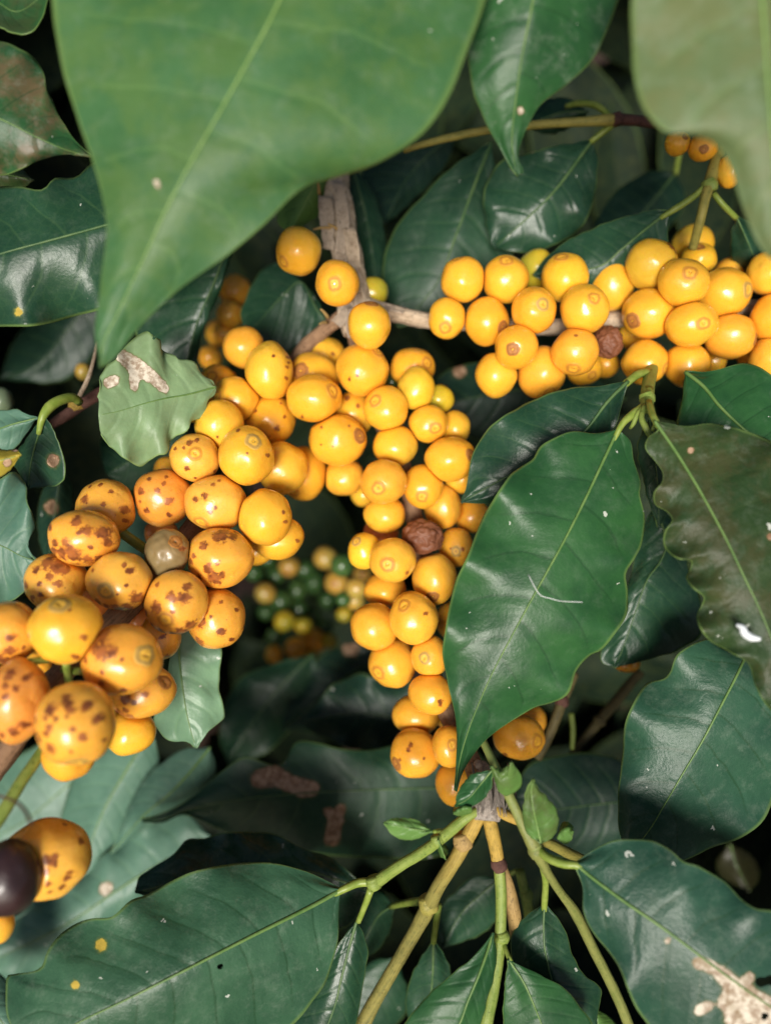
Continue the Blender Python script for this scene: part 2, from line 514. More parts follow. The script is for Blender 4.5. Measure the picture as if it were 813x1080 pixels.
def build_cherry(c, k):
    rnd = random.Random(k * 13 + 5)
    x, y, rx, ry, d = c['x'], c['y'], c['rx'], c['ry'], c['d']
    sc = d * 0.01 / F
    cen = P(x, y, d)
    root = thing(c['name'], c['label'], 'coffee cherry', cen, c['group'])
    if c['cal']:
        ox, oy = (c['cal'][0] - x) / rx, -(c['cal'][1] - y) / ry
        q = math.hypot(ox, oy)
        if q > 0.96: ox, oy, q = ox / q * 0.96, oy / q * 0.96, 0.96
        ax = Vector((ox, oy, sqrt(1 - q * q)))
    else:
        an = rnd.uniform(0, 6.28)
        ax = Vector((cos(an), sin(an), -0.55 - rnd.random() * 0.3)).normalized()
    ax.normalize()
    e1 = ax.cross(Vector((0.3, 0.9, 0.2)));
    if e1.length < 0.05: e1 = ax.cross(Vector((1, 0, 0)))
    e1.normalize(); e2 = ax.cross(e1)
    S = Vector((rx * sc, ry * sc, 0.5 * (rx + ry) * sc))
    if c['skin'] in ('spotted', 'tan') and not c['auto']: c['auto'] = 16
    shr0 = c['skin'] == 'shrivelled'
    spotted = bool(c['spots']) or c['auto']
    small = max(rx, ry) < 15
    nu, nv_ = (96, 64) if spotted or shr0 else ((24, 16) if small else (44, 30))
    seed = Vector((rnd.uniform(0, 90), rnd.uniform(0, 90), rnd.uniform(0, 90)))
    shr = c['skin'] in ('shrivelled', 'dried')
    autos = []
    for q in range(c['auto']):
        v = Vector((rnd.gauss(0, 1), rnd.gauss(0, 1), rnd.gauss(0, 1) - 0.2)).normalized()
        autos.append((v, 0.035 + 0.11 * rnd.random() ** 2))
    def surf(n, th):
        k2 = 1 + 0.07 * noise.noise(n * 1.2 + seed) + 0.022 * noise.noise(n * 2.4 + seed)
        # slight flattening at the two ends, faint two-lobed girth
        k2 *= 1 - 0.05 * math.exp(-(th / 0.36) ** 2) - 0.045 * math.exp(-((pi - th) / 0.42) ** 2)
        k2 *= 1 + 0.010 * cos(2 * math.atan2(n.dot(e2), n.dot(e1)) + seed.x)
        if shr: k2 *= 1 + (0.09 if c['skin'] == 'shrivelled' else 0.03) * noise.noise(n * 3.1 + seed) + (0.025 if c['skin'] == 'shrivelled' else 0.0) * noise.noise(n * 6.5 + seed) - (0.08 if c['skin'] == 'shrivelled' else 0.02) * (1 - abs(noise.noise(n * 2.2 + seed * 2))) ** 6
        return k2
    verts, sp, axis = [], [], []
    def add(th, ph):
        n = ax * cos(th) + (e1 * cos(ph) + e2 * sin(ph)) * sin(th)
        k2 = surf(n, th)
        p = Vector((n.x * S.x, n.y * S.y, n.z * S.z)) * k2
        verts.append(squash(cen + p, c))
        axis.append(1 - th / pi)
        s = -1.0
        if n.z > -0.15:
            px, py = x + n.x * rx, y - n.y * ry
            for (sx, sy, sr) in c['spots']:
                # foreshortened towards the limb
                rr = sr * 1.05 * (0.85 + 0.3 * ((sx * 7.3 + sy * 3.1) % 1))
                s = max(s, 1 - math.hypot(px - sx, py - sy) / rr)
        for v, r in autos:
            s = max(s, 1 - n.angle(v) / r)
        sp.append(max(-1.0, s))
    add(0, 0)
    for i in range(1, nv_):
        for j in range(nu): add(pi * i / nv_, 2 * pi * j / nu)
    add(pi, 0)
    faces = [(0, 1 + j, 1 + (j + 1) % nu) for j in range(nu)]
    for i in range(nv_ - 2):
        for j in range(nu):
            j2 = (j + 1) % nu
            faces.append((1 + i * nu + j, 1 + (i + 1) * nu + j, 1 + (i + 1) * nu + j2, 1 + i * nu + j2))
    last = len(verts) - 1; o = 1 + (nv_ - 2) * nu
    faces += [(last, o + (j + 1) % nu, o + j) for j in range(nu)]
    mesh_part('skin', verts, faces, SKIN[c['skin']], root, attrs={'spot': sp, 'axis': axis})
    # the round scar at the free end
    if c['cal'] and c['calyx']:
        rmax = 0.33 if not small else 0.30
        rmax *= rnd.uniform(0.88, 1.1)
        prof = [(0.0, -0.010), (0.10, -0.014), (0.2, 0.012), (0.35, 0.016), (0.48, 0.012), (0.6, 0.020), (0.70, 0.012), (0.82, 0.010), (0.92, 0.008), (1.0, -0.004)]
        cv, rad, cf = [], [], []
        ns = 28
        for q, (rr, h) in enumerate(prof):
            for j in range(ns if rr > 0 else 1):
                ph = 2 * pi * j / ns
                th = rr * rmax * (1 + 0.16 * noise.noise(Vector((cos(ph) * 1.3, sin(ph) * 1.3, seed.x))) + 0.08 * noise.noise(Vector((cos(ph) * 4, sin(ph) * 4, seed.y + rr * 3))))
                n = ax * cos(th) + (e1 * cos(ph) + e2 * sin(ph)) * sin(th)
                k2 = surf(n, th) + h + 0.004
                cv.append(squash(cen + Vector((n.x * S.x, n.y * S.y, n.z * S.z)) * k2, c)); rad.append(rr)
        cf += [(0, 1 + j, 1 + (j + 1) % ns) for j in range(ns)]
        for q in range(len(prof) - 2):
            for j in range(ns):
                j2 = (j + 1) % ns
                cf.append((1 + q * ns + j, 1 + (q + 1) * ns + j, 1 + (q + 1) * ns + j2, 1 + q * ns + j2))
        mesh_part('calyx_scar', cv, cf, CALYX[c['calyx']], root, attrs={'rad': rad})
    if c['stalk']:
        (x0, y0, w0), (x1, y1, w1), dz = c['stalk']
        v, f, u = px_tube([(x0, y0, d + 0.1, w0), ((x0 + x1) / 2, (y0 + y1) / 2, d + dz * 0.5, 0.5 * (w0 + w1)), (x1, y1, d + dz, w1)], 10, 0.06)
        mesh_part('stalk', v, f, PETIOLE, root, uvs=u)
SKIN.update(
    ripe=skin_material('ripe_skin', (0.87, 0.468, 0.038), (0.86, 0.40, 0.030), (0.77, 0.46, 0.045)),
    lemon=skin_material('lemon_skin', (0.88, 0.52, 0.035), (0.86, 0.45, 0.03), (0.62, 0.44, 0.05)),
    orange=skin_material('orange_skin', (0.86, 0.45, 0.045), (0.85, 0.385, 0.036)),
    lime=skin_material('lime_skin', (0.66, 0.45, 0.025), (0.58, 0.42, 0.03), (0.32, 0.32, 0.03)),
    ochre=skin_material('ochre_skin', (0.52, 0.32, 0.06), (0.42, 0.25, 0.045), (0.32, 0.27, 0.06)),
    spotted=skin_material('spotted_skin', (0.86, 0.46, 0.065), (0.83, 0.37, 0.045), None, blotch=0.45),
    tan=skin_material('tan_skin', (0.72, 0.31, 0.06), (0.78, 0.31, 0.04), None, blotch=0.6),
    pink=skin_material('pinkish_skin', (0.78, 0.30, 0.09), (0.74, 0.24, 0.05)),
    green=skin_material('green_skin', (0.035, 0.085, 0.022), (0.065, 0.12, 0.03), (0.03, 0.08, 0.02), sss=0.15),
    shrivelled=skin_material('shrivelled_skin', (0.11, 0.036, 0.018), (0.36, 0.13, 0.045), None, shrivel=True, rough=0.6, sss=0.0),
    dried=skin_material('dried_skin', (0.20, 0.145, 0.060), (0.33, 0.225, 0.085), None, shrivel=False, rough=0.4, sss=0.0, blotch=0.5),
    black=skin_material('black_skin', (0.014, 0.007, 0.008), (0.03, 0.012, 0.012), None, rough=0.45, sss=0.0, blotch=0.1),
)
CALYX.update(
    plain=calyx_material('calyx_plain', (0.62, 0.27, 0.03), (0.82, 0.42, 0.035), (0.48, 0.19, 0.025)),
    grey=calyx_material('calyx_greyed', (0.50, 0.30, 0.07), (0.80, 0.44, 0.05), (0.38, 0.22, 0.05)),
    brown=calyx_material('calyx_browned', (0.42, 0.17, 0.03), (0.40, 0.16, 0.035), (0.22, 0.085, 0.025)),
    green=calyx_material('calyx_green', (0.10, 0.12, 0.03), (0.16, 0.16, 0.04), (0.06, 0.06, 0.02)),
)
MIDRIB = (plain_material('midrib_green', (0.085, 0.17, 0.04), (0.13, 0.22, 0.06), 0.45),
          plain_material('midrib_dark', (0.05, 0.11, 0.035), (0.085, 0.15, 0.05), 0.45),
          plain_material('midrib_fresh', (0.16, 0.27, 0.07), (0.21, 0.33, 0.10), 0.5))
PETIOLE = plain_material('petiole_green', (0.17, 0.24, 0.035), (0.24, 0.30, 0.06), 0.42, 500)
GREEN_TWIG = bark_material('green_twig_skin', (0.12, 0.19, 0.03), (0.22, 0.28, 0.06), 500, 3, 0.45, 0.3)
YELLOW_TWIG = bark_material('yellow_twig_skin', (0.25, 0.17, 0.035), (0.46, 0.30, 0.06), 420, 4, 0.55, 0.5)
YELLOW_OLIVE = bark_material('yellow_to_olive_twig_skin', (0.25, 0.17, 0.035), (0.46, 0.30, 0.06), 420, 4, 0.55, 0.5, grad=((0.10, 0.105, 0.03), (0.24, 0.21, 0.055)))
OLIVE_TWIG = bark_material('olive_twig_skin', (0.16, 0.16, 0.035), (0.30, 0.26, 0.06), 420, 3, 0.5, 0.3)
TAN_TWIG = bark_material('tan_twig_skin', (0.22, 0.14, 0.05), (0.38, 0.25, 0.09), 420, 4, 0.6, 0.4)
BARK = bark_material('grey_brown_bark', (0.24, 0.15, 0.09), (0.62, 0.49, 0.35), 420, 6, 0.85, 1.0)
BARK_BROWN = bark_material('brown_bark', (0.14, 0.075, 0.04), (0.30, 0.18, 0.10), 420, 6, 0.75, 0.7)
BARK_PURPLE = bark_material('purple_bark', (0.045, 0.02, 0.015), (0.13, 0.06, 0.045), 420, 5, 0.7, 0.6)
FIBRE = bark_material('fibrous_bark', (0.20, 0.14, 0.11), (0.62, 0.54, 0.46), 900, 14, 0.9, 1.2)
DEEP = leaf_material((0.006, 0.017, 0.011), (0.012, 0.032, 0.018), vein=(0.03, 0.06, 0.025), rough=0.65, specks=0, dust=0.02, spec=0.2)  # extra dark green, shade of the bush interior painted in
DIM_TWIG = bark_material('shaded_twig_skin', (0.06, 0.05, 0.02), (0.14, 0.115, 0.045), 420, 3, 0.6, 0.3)  # twig colour darkened to paint the shade of the gap
SHOOT = bark_material('pale_green_shoot_skin', (0.16, 0.22, 0.05), (0.27, 0.32, 0.09), 420, 3, 0.45, 0.3, grad=((0.12, 0.15, 0.035), (0.20, 0.21, 0.06)))
C = cherry
# ---- spotted cluster coming towards the camera at the left -------------------------------------------------
C('L',112,536,30,29,None,1,'spotted','brown-freckled cherry on a green stalk, topmost left of the spotted cluster',
  [(113,512,4),(120,532,5),(99,527,7),(138,538,7),(125,518,4),(101,513,3),(104,540,4),(137,549,4)],stalk=((126,560,11),(160,584,11),0.5))
C('L',172,525,29,29,None,1,'tan','dull orange cherry with bold dark flecks, right of the freckled one on the green stalk',
  [(157,519,7),(165,507,4),(180,511,4),(175,518,5),(186,529,6),(162,539,5),(148,538,4),(184,543,4),(181,504,3)])
C('L',89,567,36,28,None,0,'spotted','wide cherry blotched brown along its lower edge, under the topmost freckled one',
  [(91,550,9),(103,559,7),(96,561,4),(116,561,9),(69,572,6),(82,570,6),(76,582,10),(88,583,13),(100,588,7),(120,571,8),(66,581,7),(106,576,4),(62,556,6),(110,588,5)])
C('L',228,531,31,29,(217,551),0,'spotted','plump yellow cherry with two dark flecks and its scar facing down left',[(213,527,5),(223,524,6),(228,540,4),(234,536,3),(235,508,3)],calyx='plain',auto=3)
C('L',280,546,27,29,None,0,'ripe','clean yellow cherry with two tiny flecks, above the cavity of green cherries',[(301,540,3),(303,550,3)])
C('L',293,567,26,22,None,1,'ripe','yellow cherry mostly behind the clean one above the cavity of green cherries',[(315,570,3)])
C('L',270,579,19,17,None,2,'ripe','sliver of yellow cherry under the pair above the cavity of green cherries')
C('L',232,588,34,31,None,0,'spotted','large cherry with a ragged brown blotch, right of the dried brown one',
  [(238,564,10),(250,565,7),(222,575,7),(206,591,5),(211,585,4),(226,599,8),(232,608,11),(240,605,6),(213,610,6),(236,593,4),(228,593,3)])
C('L',127,613,32,30,(122,621),0,'spotted','cherry with a wide greyish scar facing the camera, left of the dried brown one',
  [(139,594,4),(145,600,6),(106,600,3),(143,615,3),(149,629,9),(128,640,8),(108,634,6),(140,638,6),(118,638,5)],calyx='grey')
C('L',60,614,31,29,None,1,'spotted','cherry peppered with brown at its top, against the wavy pale leaf at the left edge',
  [(59,591,9),(71,596,12),(65,605,8),(73,613,7),(55,613,4),(37,615,6),(45,628,5),(49,599,6),(55,625,6),(78,600,6)])
C('L',70,663,35,35,(72,634),-1,'ripe','big glossy yellow cherry with almost no spots, in the middle of the spotted cluster',
  [(41,668,4),(98,669,5),(60,696,6),(87,690,6),(84,640,3)],stalk=((70,697,9),(74,725,9),1.2),calyx='grey')
C('L',9,667,30,32,None,0,'spotted','upper of two spotted cherries cut by the left edge',
  [(7,674,7),(25,669,7),(23,682,9),(12,692,10),(7,645,5),(26,692,8)])
C('L',19,738,30,41,None,0,'tan','tall cherry cut by the left edge, beneath another and above the brown branch',
  [(21,717,7),(5,708,9),(22,706,9),(23,726,6),(31,719,6),(16,767,5),(27,765,8),(37,711,6),(10,760,4),(37,758,6)],stalk=((30,698,8),(56,695,8),0.5))
C('L',128,695,40,35,(161,687),-1,'spotted','broad cherry with a rusty brown cap and its greyish scar facing right',
  [(121,681,13),(112,678,9),(131,681,10),(101,690,6),(119,715,7),(100,717,4),(141,689,4),(121,702,4),(117,668,10),(138,722,5),(112,726,4)],calyx='grey',stalk=((88,708,9),(68,706,9),0.8))
C('L',150,728,34,28,(179,716),1,'spotted','spotted cherry with a dark scar at its right end, under the rusty capped one',
  [(143,729,9),(162,725,6),(141,743,6),(133,749,11),(145,751,7),(152,733,4)],calyx='brown')
C('L',137,772,26,23,None,2,'ripe','unspotted yellow cherry at the bottom right of the spotted cluster')
C('L',80,763,39,42,(88,800),-1,'spotted','largest cherry, covered in separate brown spots, lowest in front of the spotted cluster',
  [(68,740,10),(64,748,6),(85,735,9),(89,740,6),(80,729,6),(102,738,8),(69,757,7),(76,748,4),(70,778,8),(101,767,8),(93,758,4),(54,772,5),(65,763,5),(90,781,4),(112,752,6),(47,753,6),(48,768,6),(54,788,5),(115,775,4)],calyx='grey')
C('L',73,796,26,25,None,1,'orange','smooth orange cherry whose lower rim shows below the largest spotted one')
C('L',186,635,31,33,(183,650),0,'spotted','cherry with dark blotches round a raised scar that faces the camera',
  [(201,628,11),(203,617,6),(189,626,8),(173,637,9),(172,614,5),(205,657,9),(196,664,10),(186,667,6),(157,645,6),(173,666,9),(164,658,7),(191,641,4)],calyx='plain')
C('L',228,652,30,31,None,1,'spotted','cherry bulging right over the dark cavity, with a brown mark at its left',[(221,640,6),(218,652,9),(215,645,6),(239,662,6),(253,641,4),(215,674,7),(238,632,3),(247,672,4)])
C('L',177,583,23,24,(190,570),0,'dried','dried olive brown cherry with a split, in the middle of the spotted cluster',[(196,578,4)],name='dried_cherry',calyx='brown')
C('L',168,672,22,24,None,2,'spotted','cherry half hidden behind the one with dark blotches round its raised scar',[(180,690,4),(178,668,5),(170,655,4)])
C('L',150,655,23,22,None,3,'pink','pinkish cherry deep inside the spotted cluster, above the rusty capped one')
C('L',100,641,21,22,None,3,'pink','pinkish cherry wedged behind the glossy yellow one and the one with the wide greyish scar')
C('L',170,562,17,15,None,3,'pink','pinkish cherry just above the dried olive brown one')
C('L',178,496,15,14,None,3,'orange','orange cherry peeping above the dull orange flecked one',[(185,505,3)])
C('L',40,700,14,14,None,3,'orange','small orange cherry seen in the gap between the two left edge cherries')
# ---- upper part of the same branch ----------------------------------------------------------------------------
C('L',257,366,21,21,(237,360),1,'orange','smooth cherry at the top left of the middle cluster, beside the shaded orange ones')
C('L',284,391,24,30,None,0,'ripe','tall yellow cherry with a row of tiny dots down its right side',[(305,379,3),(305,390,3),(292,381,2.5),(304,401,3),(306,385,2.5)])
C('L',331,420,28,25,(353,415),0,'ripe','shiny yellow cherry scarred at its right end, below one with a brown scar',[(300,423,3),(320,441,3)])
C('L',331,399,26,26,(319,395),1,'ripe','cherry with a brown round scar, half behind the shiny one scarred at right',calyx='brown')
C('L',343,377,21,21,None,2,'ripe','cherry tucked under the grey stem, left of the two-dotted one',[(353,377,3)])
C('M',382,390,27,27,(399,373),0,'ripe','big cherry with two brown dots, directly below the one touching the stem fork',[(370,403,3),(378,400,2.5)],calyx='plain')
C('M',389,343,22,24,(392,322),-1,'ripe','cherry covering the stem fork, its brown scar on top',calyx='brown')
C('L',231,407,20,22,(228,400),2,'ripe','upper of two cherries pressed together by a crack, near the withered leaf')
C('L',249,421,24,23,(231,421),1,'ripe','cracked yellow cherry pressed under another, near the withered leaf',[(240,427,4),(246,430,4)])
C('L',207,424,17,20,None,2,'orange','small cherry at the left end of the row, touching the withered leaf')
C('L',232,448,25,25,None,0,'ripe','plain yellow cherry under the cracked one',[(234,463,2.5)])
C('L',206,483,25,24,(212,480),0,'spotted','cherry with brown flecks above its raised ring scar, just below the withered leaf',[(205,468,6),(200,474,3),(203,495,4),(212,466,4),(190,475,3)],calyx='plain',auto=3)
C('L',260,481,28,30,(272,467),-1,'ripe','large front yellow cherry with a ringed scar at its upper right',[(285,481,3),(266,480,2),(254,456,3),(235,462,2.5)],calyx='grey')
C('L',285,443,26,26,(278,461),1,'ripe','dull yellow cherry with specks between the tall one and the large front one',[(273,436,3),(295,454,4),(303,442,3),(262,440,3),(287,462,3),(299,428,2)])
C('L',298,494,26,27,None,1,'ripe','yellow cherry right of the large front one with the ringed scar')
C('L',319,500,24,28,(311,520),2,'ripe','cherry behind and right of the yellow one beside the large front one')
C('M',356,464,29,26,(381,461),0,'ripe','large shiny cherry, brown scar at its right end, just left of the plain yellow one',[(341,453,2.5),(369,452,2),(340,471,2),(353,473,2)],calyx='brown')
C('M',373,437,20,23,None,1,'ripe','cherry with two dark spots tucked between two large shiny ones',[(367,422,5),(378,431,3.5),(370,445,2)])
# ---- middle cluster --------------------------------------------------------------------------------------------
C('M',407,431,23,23,(395,425),0,'ripe','rounded yellow cherry with its scar at upper left, right of the two-spotted one')
C('M',435,388,23,20,(450,386),1,'ripe','shaded cherry at the top right of the middle cluster')
C('M',439,410,19,22,None,0,'lemon','lemon yellow cherry below the shaded one at the top right of the middle cluster')
C('M',463,421,15,15,None,1,'lime','yellowish green cherry at the right edge of the middle cluster')
C('M',413,404,10,10,None,2,'green','small dark green unripe cherry glimpsed between yellow ones near the cluster top')
C('M',452,447,20,19,(458,454),0,'ripe','small cherry with a faint ringed scar, just below the yellowish green one')
C('M',479,452,16,18,None,1,'ripe','cherry partly behind the small one with a faint ringed scar, at the right edge')
C('M',417,470,23,21,None,0,'lemon','yellow cherry without a visible scar, left of centre between the rounded and the widest ones')
C('M',475,484,26,23,(495,481),0,'ripe','wide cherry with a ringed scar at its right end, rightmost of the middle cluster',calyx='brown')
C('M',487,504,18,16,None,1,'ripe','dim cherry below and behind the rightmost wide one')
C('M',405,508,23,23,(399,516),-1,'orange','round front cherry with a ringed scar at its lower left, above the plain one')
C('M',446,513,20,23,(444,525),0,'ripe','cherry with its ringed scar at the bottom, above the shrivelled brown one')
C('M',363,503,21,19,None,1,'orange','pale orange cherry with a dark fleck, left of the round front one',[(382,485,5)])
C('M',384,521,14,13,None,3,'ripe','sliver of cherry between the pale orange and the round front ones')
C('M',406,543,21,19,None,0,'ripe','plain cherry under the round front one, left of the grey stem')
C('M',467,534,19,23,None,1,'orange','long dull cherry right of the one above the shrivelled brown fruit')
C('M',446,566,21,18,None,0,'shrivelled','shrivelled purple brown cherry in the middle cluster',name='shrivelled_cherry')
C('M',402,563,18,17,None,2,'pink','pinkish cherry wedged under the plain one left of the grey stem')
C('M',498,545,18,17,None,1,'orange','orange cherry overlapped by the top left rim of the big hanging leaf')
C('M',481,577,17,20,(479,581),1,'orange','cherry with rough brown flecks on its scar, right of the shrivelled brown one',[(474,578,3),(479,580,3),(486,578,3),(483,585,2)],calyx='grey')
C('M',384,581,17,19,(376,570),0,'lemon','small cherry with a grey scar at its upper left, leftmost of the middle cluster',calyx='grey')
C('M',414,591,24,23,(408,594),-1,'orange','cherry with a clear round scar facing the camera and one black dot',[(429,603,4)],calyx='plain')
C('M',458,610,23,26,(455,628),0,'orange','egg shaped cherry with a brown scar at its foot, under the shrivelled brown one',calyx='brown')
C('M',406,622,22,18,None,1,'orange','cherry behind the one with a black dot, between two longer rows')
C('M',436,652,25,27,(425,636),-1,'orange','oval cherry with its scar at upper left and one tiny brown mark',[(448,644,3)],calyx='plain')
C('M',395,661,24,24,None,0,'orange','glossy scarless cherry at the left edge below the dark cavity')
C('M',414,699,25,25,(398,706),0,'orange','cherry with its scar at the lower left, third from the bottom on the left edge')
C('M',453,692,19,21,(446,691),-1,'orange','cherry with a scar facing the camera, touching the big hanging leaf',calyx='grey')
C('M',454,732,22,21,None,-1,'orange','cherry with a short brown scratch, against the rim of the big hanging leaf',[(463,735,4),(463,739,3)])
C('M',439,754,25,20,None,1,'orange','pale orange cherry tucked behind the scratched one')
C('M',438,794,25,25,(417,802),0,'orange','bottom left cherry of the middle cluster with a bent brown scratch',[(432,779,4),(430,784,4),(446,792,3),(463,803,3),(420,796,3)],calyx='brown')
C('M',474,787,18,21,(475,780),-1,'orange','cherry with a front facing scar, half under the tip of the big hanging leaf',calyx='plain')
C('M',479,826,19,22,None,0,'orange','lowest cherry of the middle cluster, behind the thin leaf tip')
C('M',476,655,16,19,None,2,'orange','sliver of orange cherry along the left rim of the big hanging leaf')
C('M',472,752,15,16,None,3,'orange','shaded cherry deep behind the scratched one and the big hanging leaf')
C('M',547,777,26,23,(563,776),0,'orange','lone cherry right of the big hanging leaf with its scar on the right',[(530,793,4)],calyx='plain')
C('M',558,760,17,16,None,2,'orange','orange rim of a cherry behind the lone one right of the hanging leaf')
# ---- round the fork of the stem ------------------------------------------------------------------------------
C('M',315,265,23,24,(300,280),0,'ripe','lone cherry hanging left of the peeling grey stem')
C('M',356,299,22,23,(354,306),-1,'ripe','cherry in front of the peeling stem, with a brownish scar facing the camera',calyx='plain')
C('M',393,308,16,15,None,2,'lime','olive yellow cherry half behind the stem, above the fork')
# ---- right cluster ------------------------------------------------------------------------------------------
C('R',488,295,22,23,(481,276),0,'ripe','top left cherry of the right cluster, scar on its crown')
C('R',533,295,23,24,(531,280),0,'ripe','second cherry of the top row in the right cluster')
C('R',565,284,18,20,None,2,'lime','dim olive cherry behind the top row of the right cluster')
C('R',595,293,24,25,(588,275),0,'lemon','third bright cherry of the top row in the right cluster, scar on its crown')
C('R',471,336,19,21,(468,350),0,'ripe','leftmost cherry of the right cluster, on the grey branch')
C('R',513,339,23,24,(529,349),0,'ripe','cherry on the grey branch with a brown scar at its lower right',calyx='brown')
C('R',563,327,23,23,(568,327),-1,'ripe','cherry with a pale ringed scar, in the middle of the right cluster',calyx='grey')
C('R',616,326,24,25,(620,321),-1,'ripe','front cherry with a small ringed scar, just above left of the shrivelled red brown one')
C('R',544,366,22,22,(537,373),-1,'ripe','cherry with a dark ringed scar, below the middle of the right cluster',calyx='brown')
C('R',523,395,21,23,None,0,'ripe','lowest left cherry of the right cluster')
C('R',571,393,24,26,(577,416),0,'orange','long cherry hanging lowest at the middle of the right cluster')
C('R',606,371,24,24,(601,392),-1,'orange','cherry with one tiny brown nick, left of the shrivelled red brown one',[(602,358,3)])
C('R',615,389,18,17,(621,399),1,'ripe','cherry peeping out beneath the one with a tiny nick')
C('R',641,361,15,17,None,0,'shrivelled','shrivelled red brown cherry in the right cluster',name='shrivelled_cherry')
C('R',644,301,24,26,None,1,'ripe','plain smooth cherry between the two halves of the right cluster')
C('R',686,279,26,25,None,0,'lemon','cherry with a dark red gash near its top right',[(702,267,6),(706,272,5),(699,263,4)])
C('R',729,258,21,19,None,2,'lemon','dull cherry at the top of the right cluster, under the green twig')
C('R',736,274,18,16,(732,264),1,'lemon','small pale cherry, brown scar on top, below the dull one under the twig',calyx='brown')
C('R',720,298,25,24,(718,295),-1,'ripe','cherry whose ringed scar faces straight out, upper of two such ones',calyx='plain')
C('R',763,309,26,25,(780,311),0,'ripe','cherry with a grey ringed scar at its right side',calyx='grey')
C('R',684,331,27,25,(662,342),0,'ripe','shiny cherry with a dark scar at lower left, right of the shrivelled red brown one',calyx='brown')
C('R',729,343,26,22,(732,347),-1,'ripe','cherry whose ringed scar faces straight out, lower of two such ones',calyx='plain')
C('R',770,355,26,23,(793,361),0,'orange','deep orange cherry with its scar on the right, below the grey ringed one',calyx='brown')
C('R',680,382,23,22,(698,391),0,'ripe','shiny scarless looking cherry at the bottom above the forked leaf stalks')
C('R',724,385,23,23,(722,405),0,'ripe','lowest cherry of the right cluster with a brown scar at its foot',calyx='brown')
C('R',810,288,21,22,None,0,'ripe','cherry cut by the right edge, just under the blurred leaf')
C('R',816,335,23,24,None,0,'ripe','middle cherry of three cut by the right edge')
C('R',813,379,21,24,None,0,'orange','lowest cherry cut by the right edge')
C('R',772,288,18,16,None,2,'orange','shaded cherry behind the grey ringed one')
C('R',670,352,17,17,None,2,'ripe','cherry mostly hidden below the shiny one with a dark scar at lower left')
C('R',752,379,13,15,None,2,'ripe','sliver of cherry between the deep orange and the lowest ones of the right cluster')
C('R',794,374,16,17,None,2,'orange','dark orange cherry behind the lowest one cut by the right edge')
C('R',638,384,14,14,None,2,'ripe','sliver of cherry under the shrivelled red brown one')
C(21.3,714,151,13,12,(718,150),0,'ripe','left of two small cherries under the blurred leaf at upper right',calyx='brown')
C(21.2,741,155,15,14,(737,163),0,'ripe','right of two small cherries under the blurred leaf at upper right',calyx='brown')
C(21.2,769,181,13,16,None,0,'ripe','small cherry beside the green twig at upper right, cut off by the blurred leaf')
# ---- bottom left ---------------------------------------------------------------------------------------------
C(16.7,50,905,43,39,None,0,'spotted','large separate orange cherry with brown marks, beside the black one',[(64,891,8),(70,894,8),(72,889,5),(64,902,6),(83,915,6),(85,909,4),(48,913,5),(67,915,5),(61,898,5),(47,930,2)])
C(15.8,11,926,29,37,None,0,'black','blackened overripe cherry at the lower left edge')
C(16.0,1,974,14,18,None,1,'orange','orange cherry cut by the left edge beneath the blackened one')
